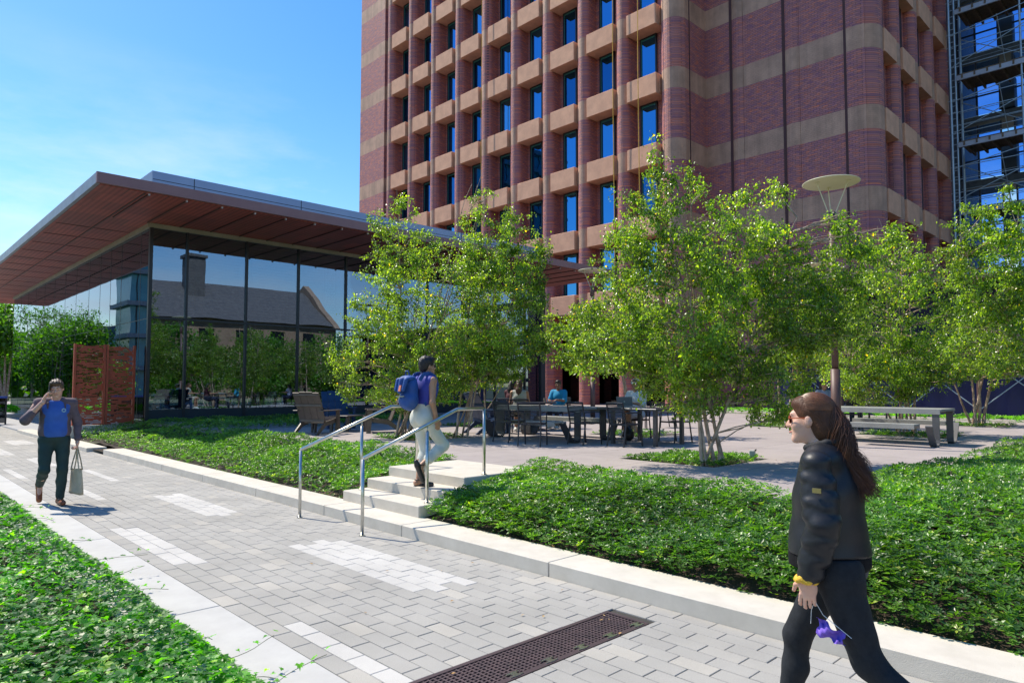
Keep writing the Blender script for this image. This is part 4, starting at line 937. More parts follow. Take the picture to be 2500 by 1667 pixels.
for i in range(7):
    x = 14+i*3.8; f = MB(); f.box(x, x+1.5, -25.05, -24.95, 2, 4.6); f.build('window', M_winframe, hb2, world=True)
    f = MB(); f.box(x, x+1.5, -25.05, -24.95, 5.4, 7.6); f.build('window', M_winframe, hb2, world=True)
tt = thing('glass_office_block', 'pale teal glass office block mirrored beside the pavilion corner', 'building', (-20, 92, 0))
M_tealg = mat('teal_glazing', (.12, .42, .50), .15, (.08, .32, .42), .6)
MB().box(-26, -8.5, 84, 90, 0, 44).build('glazing', M_tealg, tt, world=True)
m = MB()
for i in range(12): m.box(-26.5, -8.0, 83.2, 90.5, 3.4+i*3.6, 3.9+i*3.6)
m.build('floor_slabs', mat('slab_grey', (.35, .38, .42), .6), tt, world=True)
m = MB()
for i in range(9): m.box(-26+i*2.1, -25.9+i*2.1, 83.9, 84, 0, 44)
m.build('mullions', M_mull, tt, world=True)
db = thing('office_block', 'distant blue grey office block mirrored low in the pavilion side glass', 'building', (-30, 150, 0))
MB().box(-42, -18, 140, 160, 0, 12.5).build('wall', mat('blue_grey_cladding', (.10, .14, .24), .5, ns=1), db, world=True)
m = MB()
for i in range(3): m.box(-42.1, -17.9, 139.9, 160, 2+i*3.4, 3.4+i*3.4)
m.build('window_bands', mat('band_glass', (.25, .45, .55), .2), db, world=True)

# ================================================================== LAMPS
M_disc = mat('lamp_disc_cream', (.78, .74, .50), .45, (.74, .70, .47), 3)
def lamp(x, y, zd, label, rd=.53):
    t = thing('street_lamp', label, 'street lamp', (x, y, PZ), group='disc topped lamp posts')
    MB().tube([(0, 0, 0), (0, 0, 1.5)], .088, 16).build('post', M_brown, t, smooth=True)
    MB().tube([(0, 0, 1.5), (0, 0, zd-PZ-.95)], .062, 16).build('upper_post', M_brown, t, smooth=True)
    MB().lathe([(.062, 0), (.085, .02), (.085, .34), (.07, .36)], (0, 0, zd-PZ-.95), 20).build('lamp_head', M_brown, t, smooth=True)
    d = MB().lathe([(rd*.2, .05), (rd*.97, .012), (rd, .0), (rd*.97, -.012), (.02, -.014)][::-1], (0, 0, zd-PZ), 48).build('disc', M_disc, t, smooth=True)
    for a in (30, 150, 270):
        c, s = math.cos(R(a)), math.sin(R(a))
        b = MB(); b.tube([(c*.08, s*.08, zd-PZ-.60), (c*rd*.62, s*rd*.62, zd-PZ-.015)], .010, 8); b.lathe([(.05, 0), (.05, .008)], (c*rd*.62, s*rd*.62, zd-PZ-.024), 12)
        b.build('strut', M_disc, t)
    return t
lamp(13.82, 5.24, 5.70, 'tall brown lamp post with cream disc behind the woman in the black jacket')
lamp(19.65, 16.1, 5.96, 'slender cream disc lamp post in front of the tower piers behind the long table')
lamp(24.5, 9.7, 5.96, 'distant lamp post with its disc half hidden by birch leaves', .6)
# ================================================================== FURNITURE
M_chair = mat('chair_dark_metal', (.028, .032, .045), .38, (.02, .022, .032), 8, metal=.2)
M_tblgrey = mat('table_grey_metal', (.36, .36, .34), .5, (.29, .29, .28), 3, .1, 40, metal=.1)
M_legdark = mat('table_leg_graphite', (.055, .055, .065), .4, ns=5)
M_legR = mat('table_leg_grey', (.12, .12, .125), .42, ns=5)
M_adbrown = mat('lounge_chair_taupe', (.13, .10, .085), .45, (.10, .08, .068), 5)
M_adblue = mat('lounge_chair_navy', (.02, .05, .13), .45, (.015, .038, .10), 5)
def metal_chair(label, x, y, rz, group='dark metal armchairs round the plaza tables', z=PZ):
    """faces local +Y"""
    t = thing('metal_chair', label, 'chair', (x, y, z), rz, group)
    MB().extrude([(-.20, .438), (-.02, .424), (.20, .440), (.215, .432), (.215, .42), (-.02, .405), (-.20, .42)], -.22, .22, 'x').build('seat', M_chair, t)
    b = MB()
    for i in range(12):
        zz = .50+i*.028; yy = -.205-.20*(zz-.44); b.tube([(-.205, yy, zz), (0, yy-.02, zz), (.205, yy, zz)], .0085, 6)
    b.tube([(-.22, -.285, .835), (0, -.305, .84), (.22, -.285, .835)], .016, 8)
    b.build('backrest', M_chair, t)
    for s in (-1, 1):
        MB().tube([(s*.225, .24, 0), (s*.222, .20, .43)], .0155, 8).build('leg', M_chair, t)
        MB().tube([(s*.225, -.27, 0), (s*.222, -.20, .43), (s*.222, -.285, .835)], .0155, 8).build('leg', M_chair, t)
        MB().tube([(s*.222, -.238, .64), (s*.245, .0, .655), (s*.24, .17, .645), (s*.225, .205, .60), (s*.222, .20, .43)], .013, 8).build('armrest', M_chair, t)
    f = MB(); f.tube([(-.222, .2, .415), (.222, .2, .415)], .01, 6); f.tube([(-.222, -.2, .415), (.222, -.2, .415)], .01, 6); f.build('seat_frame', M_chair, t)
    return t
metal_chair('dark metal armchair beside the navy lounge chair, leftmost at the long picnic table', 9.98, 10.42, R(-88))
metal_chair('dark metal armchair turned toward us-left at the front of the long picnic table', 9.67, 9.44, R(-62))
metal_chair('dark metal armchair between the long picnic table and the laptop table', 10.65, 8.93, R(-96))
metal_chair('dark metal armchair directly in front of the open silver laptop', 10.87, 8.10, R(-98))
metal_chair('dark metal armchair beside the main birch stems, far side of the laptop table', 12.42, 7.98, R(78))
metal_chair('dark metal armchair under the seated woman with the laptop', 12.50, 9.02, R(98))
metal_chair('dark metal chair under the person in the grey sleeveless top', 12.0, 12.15, R(-50))
metal_chair('dark metal chair under the person in the maroon top', 12.5, 13.0, R(-80))
metal_chair('dark metal chair under the person in the turquoise shirt', 14.15, 12.8, R(105))
metal_chair('empty dark metal chair behind the middle of the long picnic table', 15.6, 11.2, R(130))
metal_chair('empty dark metal chair left of the farther lamp post', 16.6, 11.0, R(60))
metal_chair('dark metal chair at the distant table behind the woman in the black jacket', 19.2, 6.9, R(-60))
def adirondack(label, x, y, rz, m, group='slatted lounge chairs'):
    t = thing('lounge_chair', label, 'lounge chair', (x, y, PZ), rz, group)
    # back: four tall slats leaning back, slightly fanned top
    for i in range(4):
        xx = -.27+i*.18; b = MB(); h = 1.02 if i in (1, 2) else 1.0
        b.beam((xx, -.13, .30), (xx, -.30, .72), .172, .022, (0, 1, 0)); b.beam((xx, -.302, .725), (xx, -.45, h), .172, .022, (0, 1, 0))
        b.build('back_slat', m, t)
    c = MB(); c.beam((-.36, -.315, .70), (.36, -.315, .70), .03, .05); c.beam((-.34, -.16, .33), (.34, -.16, .33), .03, .06); c.beam((-.34, -.43, .95), (.34, -.43, .95), .022, .03); c.build('back_rail', m, t)
    s = MB()
    for i in range(5): a = i/4; s.box(-.30, .30, -.10+i*.125, .01+i*.125, .262+a*.115, .284+a*.115)
    s.build('seat', m, t)
    for sx in (-1, 1):
        l = MB(); l.extrude([(.44, .40), (.36, .0), (.46, .0), (.52, .37), (.50, .42)], sx*.31-.022, sx*.31+.022, 'x')
        l.extrude([(.47, .30), (.40, .385), (-.12, .30), (-.50, .0), (-.38, .0), (-.08, .20)], sx*.315-.018, sx*.315+.018, 'x'); l.build('leg', m, t)
        p = MB(); p.beam((sx*.36, .42, .0), (sx*.36, .38, .56), .045, .11, (0, 1, 0)); p.build('arm_post', m, t)
        MB().box(sx*.36-.065, sx*.36+.065, -.34, .46, .56, .585, .006).build('armrest', m, t)
    return t
adirondack('taupe slatted lounge chair seen from behind at the edge of the ground cover', 8.12, 15.25, R(-62), M_adbrown)
adirondack('navy slatted lounge chair facing the camera beside the low table near the glass', 9.75, 17.1, R(165), M_adblue)
adirondack('taupe slatted lounge chair low beside the birch stems, facing left', 9.72, 14.72, R(62), M_adbrown)
adirondack('navy slatted lounge chair at the left end of the long picnic table', 11.35, 12.7, R(-100), M_adblue)
t = thing('side_table', 'low taupe slatted table between the two lounge chairs left of the steps', 'table', (9.3, 15.75, PZ), R(25))
MB().box(-.45, .45, -.28, .28, .385, .415, .006).build('table_top', M_adbrown, t)
for sx in (-1, 1):
    for sy in (-1, 1): MB().beam((sx*.40, sy*.24, 0), (sx*.38, sy*.23, .385), .05, .07, (0, 1, 0)).build('leg', M_adbrown, t)

def picnic(label, x0, y0, y1, near, far, group, mt, ml, w=1.0, lw=.30):
    """table along Y; x0 = near long edge"""
    t = thing('picnic_table', label, 'picnic table', (x0+w/2, (y0+y1)/2, PZ), group=group)
    s = MB(); s.box(x0+.02, x0+w-.02, y0, y1, PZ+.675, PZ+.72, .006); s.box(x0, x0+.03, y0+.02, y1-.02, PZ+.62, PZ+.7195); s.box(x0+w-.03, x0+w, y0+.02, y1-.02, PZ+.62, PZ+.7195)
    s.build('table_top', mt, t, world=True)
    def bench(xa, ya, yb):
        b = MB(); b.box(xa+.01, xa+.35, ya, yb, PZ+.405, PZ+.44, .006); b.box(xa, xa+.02, ya, yb, PZ+.35, PZ+.4395); b.box(xa+.34, xa+.36, ya, yb, PZ+.35, PZ+.4395); b.build('bench_seat', mt, t, world=True)
    xn, xf = x0-.62, x0+w+.26
    bench(xn, *near); bench(xf, *far)
    def plate(pts, y, wy=.34, th=.035):
        m = MB(); n = len(pts); vs = []
        for i, (x, z) in enumerate(pts):
            a = Vector(pts[max(i-1, 0)]); b = Vector(pts[min(i+1, n-1)]); d = (b-a).normalized(); nn = Vector((-d.y, d.x))*th/2
            for yy in (y-wy/2, y+wy/2):
                vs += [(x+nn.x, yy, PZ+max(z+nn.y, .002)), (x-nn.x, yy, PZ+max(z-nn.y, .0))]
        fs = []
        for i in range(n-1):
            a = 4*i; b = a+4
            fs += [(a, a+2, b+2, b), (a+1, b+1, b+3, a+3), (a, b, b+1, a+1), (a+2, a+3, b+3, b+2)]
        fs += [(0, 1, 3, 2), (4*(n-1), 4*(n-1)+2, 4*(n-1)+3, 4*(n-1)+1)]
        m.add(vs, fs); return m
    for y, yb_n, yb_f in ((y0+.10, near[0]+.1, far[0]+.1), (y1-.10, near[1]-.1, far[1]-.1)):
        for sgn, xe, xb in ((1, x0+.03, xn+.18), (-1, x0+w-.03, xf+.18)):
            q = xe-sgn*.16
            plate([(xb, .41), (q-sgn*.10+sgn*.0, .09), (q-sgn*.05, .03), (q, .018), (xe-sgn*.06, .018), (xe-sgn*.015, .05), (xe-sgn*.0, .12), (xe, .69)], y, lw if y > y0+.2 else min(lw, .16)).build('bent_leg', ml, t, world=True)
    return t
GP = 'grey bent plate picnic tables'
picnic('long grey picnic table with attached benches and dark legs where people sit', 10.82, 9.20, 11.75, (9.35, 10.7), (9.3, 11.6), GP, M_tblgrey, M_legdark, .9)
picnic('unoccupied grey picnic table with attached benches on the right of the plaza', 15.19, 3.80, 6.2, (4.1, 5.3), (4.05, 5.9), GP, M_tblgrey, M_legR, 1.03, .12)
tb = thing('dining_table', 'square dark metal table carrying the open laptop', 'table', (11.62, 8.2, PZ))
MB().box(-.52, .52, -.66, .80, .685, .725, .006).build('table_top', mat('dark_table_top', (.06, .065, .075), .3, ns=4, metal=.3), tb)
for sx in (-1, 1):
    for sy in (-.6, .42): MB().box(sx*.46-.035, sx*.46+.035, sy-.035, sy+.035, 0, .685).build('leg', M_legdark, tb)
rt_ = thing('round_table', 'round dark cafe table between the three seated people', 'table', (13.2, 12.7, PZ))
MB().lathe([(.02, .705), (.50, .705), (.505, .72), (.50, .735), (.02, .735)], n=32).build('table_top', M_chair, rt_)
m = MB(); m.tube([(0, 0, 0), (0, 0, .705)], .035, 10); m.lathe([(.26, 0), (.25, .015), (.04, .04)], n=24); m.build('pedestal', M_chair, rt_)
ft = thing('cafe_table', 'small pale table far off in front of the blue hoarding', 'table', (20.3, 6.6, PZ))
MB().box(-.45, .45, -.4, .4, .70, .74, .01).build('table_top', M_tblgrey, ft)
for sx in (-1, 1):
    for sy in (-1, 1): MB().box(sx*.4-.02, sx*.4+.02, sy*.35-.02, sy*.35+.02, 0, .70).build('leg', M_legdark, ft)
# laptop
lp_ = thing('laptop', 'open silver laptop on the dark table with its lid toward the camera', 'laptop', (11.62, 8.66, PZ+.727), R(-64))
M_silver = mat('laptop_silver', (.42, .45, .45), .35, ns=4, metal=.6)
MB().box(-.16, .16, 0, .22, 0, .014, .003).build('base', M_silver, lp_)
MB().beam((0, .0, .012), (0, -.075, .215), .33, .008, (1, 0, 0)).build('lid', M_silver, lp_)
l = MB(); l.obox((0, -.048, .118), (1, 0, 0), Vector((0, -.075, .203)).normalized(), Vector((0, -.203, -.075)).normalized(), .166, .105, .004); o = l.build('lid_back', M_silver, lp_)
bpy.data.objects.remove([c for c in lp_.children if c.name.startswith('lid') and c.name != o.name][0]); o.name = 'lid'
MB().obox((0, -.054, .118), (1, 0, 0), Vector((0, -.075, .203)).normalized(), Vector((0, -.203, -.075)).normalized(), .014, .014, .0045).build('emblem', M_white, lp_)
# cup in front of the turquoise shirt, bag under the table
o = MB().lathe([(.03, 0), (.04, .10), (.041, .102)], n=16).build('iced_cup', mat('clear_cup', (.55, .42, .36), .2, ns=10)); o.location = (13.50, 12.72, PZ+.736); tag(o, 'small iced drink cup in front of the person in the turquoise shirt', 'cup')
bb_ = thing('tote_bag', 'black bag slumped on the plaza under the laptop table', 'bag', (12.0, 8.86, PZ))
# small white ground spotlights in the pits
def spot(x, y, label):
    t = thing('ground_spotlight', label, 'spotlight', (x, y, .46), R(20), 'small ground lights in the tree pits')
    MB().box(-.05, .05, -.045, .045, .05, .20, .01).build('housing', mat('spot_grey', (.45, .47, .47), .5) if 'spot_grey' not in bpy.data.materials else bpy.data.materials['spot_grey'], t)
    MB().tube([(0, 0, 0), (0, 0, .06)], .012, 8).build('spike', M_dark, t)
    MB().box(-.055, .055, -.06, -.045, .19, .215).build('visor', M_dark, t)
spot(18.26, 4.38, 'small grey ground spotlight in the pit behind the grey picnic table')
spot(10.45, 5.28, 'small grey ground spotlight at the right of the main birch stems')
spot(24.0, 5.7, 'small grey ground spotlight under the distant birch')
spot(13.9, 9.3, 'small grey ground spotlight behind the laptop table')

# ================================================================== PEOPLE
def rotm(ax, ang):
    return np.array(Matrix.Rotation(ang, 3, ax))
class SDF:
    """smooth union of tapered capsules and ellipsoids, evaluated in local blocks and meshed with surface nets"""
    def __init__(s): s.p = []
    def cap(s, a, b, ra, rb, k=.03, sq=None): s.p.append(('c', np.array(a, float), np.array(b, float), ra, rb, k)); return s
    def chain(s, pts, rs, k=.02):
        for i in range(len(pts)-1): s.cap(pts[i], pts[i+1], rs[i], rs[i+1], k)
        return s
    def ell(s, c, r, k=.03, Rm=None): s.p.append(('e', np.array(c, float), np.array(r, float), Rm, None, k)); return s
    def sub(s, c, r, k=.01, Rm=None): s.p.append(('s', np.array(c, float), np.array(r, float), Rm, None, k)); return s
    def cut(s, pt, n, k=.004): s.p.append(('h', np.array(pt, float), np.array(n, float)/np.linalg.norm(n), None, None, k)); return s
    def off(s, d): s.p.append(('o', d, None, None, None, 0)); return s
    def noise(s, f): s.p.append(('n', f, None, None, None, 0)); return s
    def bounds(s):
        lo = np.full(3, 9.); hi = -lo
        for q in s.p:
            if q[0] == 'c':
                r = max(q[3], q[4]); lo = np.minimum(lo, np.minimum(q[1], q[2])-r); hi = np.maximum(hi, np.maximum(q[1], q[2])+r)
            elif q[0] == 'e': r = max(q[2]); lo = np.minimum(lo, q[1]-r); hi = np.maximum(hi, q[1]+r)
        return lo-.03, hi+.03
    def mesh(s, h):
        lo, hi = s.bounds(); n = np.ceil((hi-lo)/h).astype(int)+1
        ax = [lo[i]+h*np.arange(n[i]) for i in range(3)]; V = np.full(n, .08, np.float32)
        def block(a, b, m):
            i0 = np.maximum(((a-m-lo)/h).astype(int), 0); i1 = np.minimum(((b+m-lo)/h).astype(int)+2, n)
            sl = tuple(slice(i0[i], i1[i]) for i in range(3))
            g = np.stack(np.meshgrid(*[ax[i][sl[i]] for i in range(3)], indexing='ij'), -1).astype(np.float32); return sl, g
        for q in s.p:
            k = q[5]; m = k+3*h+.012
            if q[0] == 'c':
                a, b, ra, rb = q[1:5]; r = max(ra, rb); sl, g = block(np.minimum(a, b)-r, np.maximum(a, b)+r, m)
                ba = b-a; t = np.clip(((g-a) @ ba)/(ba @ ba+1e-12), 0, 1); d = np.linalg.norm(g-a-t[..., None]*ba, axis=-1)-(ra+(rb-ra)*t)
            elif q[0] in 'es':
                c, r, Rm = q[1:4]; rr = max(r); sl, g = block(c-rr, c+rr, m); l = g-c
                if Rm is not None: l = l @ Rm     # columns of Rm are the local axes
                u = np.linalg.norm(l/r, axis=-1); v = np.linalg.norm(l/(r*r), axis=-1)+1e-9; d = u*(u-1)/v
            elif q[0] == 'h':
                sl = (slice(None),)*3; g = np.stack(np.meshgrid(*ax, indexing='ij'), -1); d = (g-q[1]) @ q[2]
                V = np.maximum(V, d); continue
            elif q[0] == 'o': V -= q[1]; continue
            elif q[0] == 'n':
                g = np.stack(np.meshgrid(*ax, indexing='ij'), -1); V += q[1](g[..., 0], g[..., 1], g[..., 2]).astype(np.float32); continue
            o = V[sl]
            if q[0] == 's': hh = np.clip(k-np.abs(o+d), 0, None)/max(k, 1e-6); V[sl] = np.maximum(o, -d)+hh*hh*k*.25
            else: hh = np.clip(k-np.abs(o-d), 0, None)/max(k, 1e-6); V[sl] = np.minimum(o, d)-hh*hh*k*.25
        return nets(V, lo, h)
def nets(V, lo, h):
    n = V.shape; S_ = V < 0
    cc = [(i, j, k) for i in (0, 1) for j in (0, 1) for k in (0, 1)]
    def sl(c): return tuple(slice(c[a], n[a]-1+c[a]) for a in range(3))
    cnt = sum(S_[sl(c)].astype(np.int8) for c in cc); act = (cnt > 0) & (cnt < 8); idx = np.argwhere(act)
    ID = np.full(act.shape, -1, np.int32); ID[act] = np.arange(len(idx))
    acc = np.zeros((len(idx), 3)); w_ = np.zeros(len(idx))
    for a in cc:
        for ax in range(3):
            if a[ax]: continue
            b = list(a); b[ax] = 1
            va = V[idx[:, 0]+a[0], idx[:, 1]+a[1], idx[:, 2]+a[2]]; vb = V[idx[:, 0]+b[0], idx[:, 1]+b[1], idx[:, 2]+b[2]]
            m = (va < 0) != (vb < 0); t = np.where(m, va/(va-vb+1e-12), 0); p = np.array(a, float)[None]+t[:, None]*np.eye(3)[ax]
            acc += np.where(m[:, None], p, 0); w_ += m
    P = lo+h*(idx+acc/w_[:, None]); F = []
    for ax in range(3):
        u, v = (ax+1) % 3, (ax+2) % 3
        A = np.moveaxis(S_, (ax, u, v), (0, 1, 2)); I = np.moveaxis(ID, (ax, u, v), (0, 1, 2))
        e = A[:-1, 1:-1, 1:-1] != A[1:, 1:-1, 1:-1]; q = np.argwhere(e); i, j, k = q[:, 0], q[:, 1]+1, q[:, 2]+1
        f = np.stack([I[i, j-1, k-1], I[i, j, k-1], I[i, j, k], I[i, j-1, k]], 1); fl = A[i, j, k]
        f[~fl] = f[~fl][:, ::-1]; F.append(f)
    return P, np.concatenate(F)
def sdf_part(name, sdfs, h, m, parent):
    """one mesh object from one or more fields (each with its own cell size)"""
    Vs = []; Fs = []; off = 0
    for s_, hh in (sdfs if isinstance(sdfs, list) else [(sdfs, h)]):
        V, F = s_.mesh(hh); Vs.append(V); Fs.append(F+off); off += len(V)
    return np_mesh(name, np.concatenate(Vs), np.concatenate(Fs), m, parent, smooth=True)
def hand_prims(s, w, d, n, th, curl=.4, sc=1.):
    """w wrist, d finger direction, n palm normal (towards the palm side), th thumb side direction"""
    w, d, n = (np.array(v, float) for v in (w, d, n)); d /= np.linalg.norm(d); th = np.array(th, float)
    n = n-d*(n @ d); n /= np.linalg.norm(n); sd = np.cross(d, n); sd = sd if sd @ th > 0 else -sd
    Rm = np.stack([sd, d, n], 1)
    s.ell(w+d*.048*sc, np.array((.040, .052, .0165))*sc, .012, Rm)
    s.cap(w-d*.02, w+d*.03*sc, .026*sc, .024*sc, .02)
    for i, (o, L_) in enumerate(((.029, .92), (.010, 1.04), (-.010, .98), (-.028, .78))):
        p = w+d*(.088-.006*abs(i-1.3))*sc+sd*o*sc; a = curl*(.7+.12*i); q = d+sd*o*2.2; q /= np.linalg.norm(q)
        for j, (l_, r_) in enumerate(((.040, .0088), (.026, .0080), (.021, .0070))):
            dd = q*math.cos(a)+n*math.sin(a); e = p+dd*l_*L_*sc; s.cap(p, e, r_*sc, (r_-.0008)*sc, .004); p = e; a += curl*.9
    p = w+d*.022*sc+sd*.028*sc; q = d*.62+sd*.72+n*.30; q /= np.linalg.norm(q); e = p+q*.042*sc; s.cap(p, e, .013*sc, .011*sc, .012)
    q2 = d*.92+sd*.22+n*.3; q2 /= np.linalg.norm(q2); s.cap(e, e+q2*.032*sc, .0105*sc, .0085*sc, .004)
def head_prims(s, c, Rh, sc=1., fem=True):
    """c head centre, Rh columns = (right, forward, up)"""
    f = lambda *p: c+Rh @ (np.array(p, float)*sc)
    def E(p, r, k): s.ell(f(*p), np.array(r)*sc, k, Rh)
    E((0, -.015, .028), (.074, .096, .090), .02); E((0, .022, -.030), (.062, .070, .075), .03); E((0, .038, -.072), (.044, .050, .036), .03)
    s.cap(f(-.012, .080, -.096), f(.012, .080, -.096), .018*sc, .018*sc, .022)
    s.cap(f(-.034, .078, .030), f(.034, .078, .030), .014*sc, .014*sc, .018)
    for x in (-1, 1):
        s.sub(f(x*.031, .100, .010), np.array((.018, .017, .012))*sc, .014, Rh)
        E((x*.040, .062, -.022), (.024, .022, .024), .02); E((x*.031, .074, .009), (.0135, .0125, .0125), .004)
        E((x*.076, -.004, -.004), (.010, .020, .031), .008)
    s.chain([f(0, .086, .020), f(0, .104, -.010), f(0, .113, -.024)], [.0085*sc, .010*sc, .0125*sc], .010)
    for x in (-1, 1): E((x*.013, .100, -.026), (.009, .010, .008), .008)
    E((0, .090, -.052), (.023, .012, .0065), .006); E((0, .089, -.063), (.019, .011, .0065), .006)
def head_extras(parent, c, Rh, hairm, glasses=None, sc=1., brow=True):
    f = lambda *p: tuple(c+Rh @ (np.array(p, float)*sc))
    e = MB()
    for x in (-1, 1):
        ball = [f(x*.031+.0065*math.cos(a)*math.cos(b), .0868+.0015*math.sin(b+9)+.001, .009+.0045*math.sin(a)) for a in np.linspace(0, 6.283, 11)[:-1] for b in (0,)]
        e.add(ball, [tuple(range(10))])
    e.build('eyes', M_eye, parent)
    if brow:
        b = MB()
        for x in (-1, 1): b.tube([f(x*.014, .0935, .030), f(x*.032, .0915, .036), f(x*.048, .078, .031)], [.0028*sc, .0034*sc, .0016*sc], 6)
        b.build('eyebrows', hairm, parent)
    l = MB(); l.tube([f(-.022, .0955, -.057), f(-.010, .1030, -.0565), f(0, .1035, -.0575), f(.010, .1030, -.0565), f(.022, .0955, -.057)], [.002*sc, .0052*sc, .0055*sc, .0052*sc, .002*sc], 6)
    l.build('lips', M_lip, parent)
    if glasses:
        g = MB()
        for x in (-1, 1):
            ring = [f(x*.033+.027*math.cos(a), .1005-abs(.006*math.cos(a))-.004, .006+.020*math.sin(a)) for a in np.linspace(0, 6.283, 19)[:-1]]
            back = [f(x*.033+.027*math.cos(a), .0965-abs(.006*math.cos(a))-.004, .006+.020*math.sin(a)) for a in np.linspace(0, 6.283, 19)[:-1]]
            g.add(ring+back, [tuple(range(18)), tuple(range(35, 17, -1))]+[(i, (i+1) % 18, 18+(i+1) % 18, 18+i) for i in range(18)])
            g.tube([f(x*.060, .092, .012), f(x*.074, .05, .013), f(x*.080, -.005, .010)], .0022*sc, 6)
        g.tube([f(-.012, .103, .012), f(0, .106, .014), f(.012, .103, .012)], .0024*sc, 6)
        g.build('sunglasses', glasses, parent)
def skin(name, c, c2): 
    m = mat(name, c, .48, c2, 9, .12, 160, spec=.4); p = m.node_tree.nodes['Principled BSDF']
    p.inputs['Subsurface Weight'].default_value = .12; p.inputs['Subsurface Radius'].default_value = (.6, .25, .12); p.inputs['Subsurface Scale'].default_value = .02; return m
M_skin = skin('skin_light', (.72, .44, .33), (.64, .36, .26)); M_skin2 = skin('skin_tan', (.48, .27, .17), (.40, .21, .13)); M_skin3 = skin('skin_brown', (.26, .13, .08), (.20, .10, .06))
M_eye = mat('eye_dark', (.02, .012, .01), .15, ns=3); M_lip = mat('lips', (.50, .20, .17), .45, ns=30)
M_hbrown = mat('hair_brown', (.10, .040, .018), .55, (.06, .024, .012), 28, .3, 120, spec=.3); M_hblack = mat('hair_dark', (.022, .014, .010), .42, (.012, .008, .006), 28, .6, 120)
M_hmid = mat('hair_chestnut', (.13, .075, .04), .45, (.05, .03, .018), 28, .6, 120)
def folds(amp, seed, fz=38, fx=22, wob=3.):
    rg = np.random.default_rng(seed); ph = rg.uniform(0, 6.28, 6)
    return lambda x, y, z: amp*(np.sin(fz*z+wob*np.sin(9*x+ph[0])+wob*np.sin(7*y+ph[1])+ph[2])*.5+np.sin(fx*(x+y)+2*np.sin(11*z+ph[3])+ph[4])*.35+np.sin(17*z-13*y+ph[5])*.3)
A3 = lambda *v: np.array(v, float)
# ---- figure helper: joints are local, x right, y forward, z up
def figure(J, female=True):
    """skin body field from a joint dict"""
    s = SDF(); w = .93 if female else 1.04
    pel, chest, neck, hc, Rh = J['pelvis'], J['chest'], J['neck'], J['head'], J['Rh']
    Rt = J.get('Rt', np.eye(3))
    s.ell(pel, (.155*w, .105, .12), .05, Rt); s.ell((pel+chest)/2, (.125*w, .092, .16), .05, Rt); s.ell(chest, (.155*w, .112, .165), .05, Rt)
    s.cap(neck+(hc-neck)*-.25, hc+Rh @ A3(0, -.01, -.05), .060*w, .052*w, .03)
    for q in 'LR':
        sh, el, wr = J['sh'+q], J['el'+q], J['wr'+q]
        s.cap(neck-A3(0, 0, .06), sh, .055*w, .055*w, .05); s.chain([sh, el, wr], [.054*w, .040*w, .027*w], .03)
        hp, kn, an, to = J['hp'+q], J['kn'+q], J['an'+q], J['to'+q]
        s.cap(hp, kn, .088*w, .055*w, .05); m = kn*.62+an*.38; back = J.get('calf'+q, A3(0, -.018, 0)); s.chain([kn, m+back, an], [.053*w, .052*w, .036*w], .03)
        hd = an-(to-an)*A3(.25, .25, 0); s.cap(hd-A3(0, 0, .03), to, .034, .026, .03)
    head_prims(s, hc, Rh, J.get('hs', 1.), female)
    return s
def head_R(yaw_=0, pitch_=0, roll_=0): return rotm('Z', yaw_) @ rotm('X', pitch_) @ rotm('Y', roll_)
def short_hair(s, hc, Rh, sc=1., top=.0, back=-.05):
    f = lambda *p: hc+Rh @ (np.array(p, float)*sc)
    s.ell(f(0, -.022, .045), np.array((.084, .098, .090))*sc, .02, Rh); s.ell(f(0, .035, .088), np.array((.066, .060, .038))*sc, .02, Rh)
    s.ell(f(0, -.050, .0), np.array((.074, .066, .085))*sc, .02, Rh)
    for x in (-1, 1): s.ell(f(x*.070, .022, .035), np.array((.012, .022, .035))*sc, .01, Rh)
    s.sub(f(0, .115, -.03), np.array((.085, .070, .094))*sc, .01, Rh); s.cut(f(0, 0, back-.03), Rh @ A3(0, .5, -1.0))

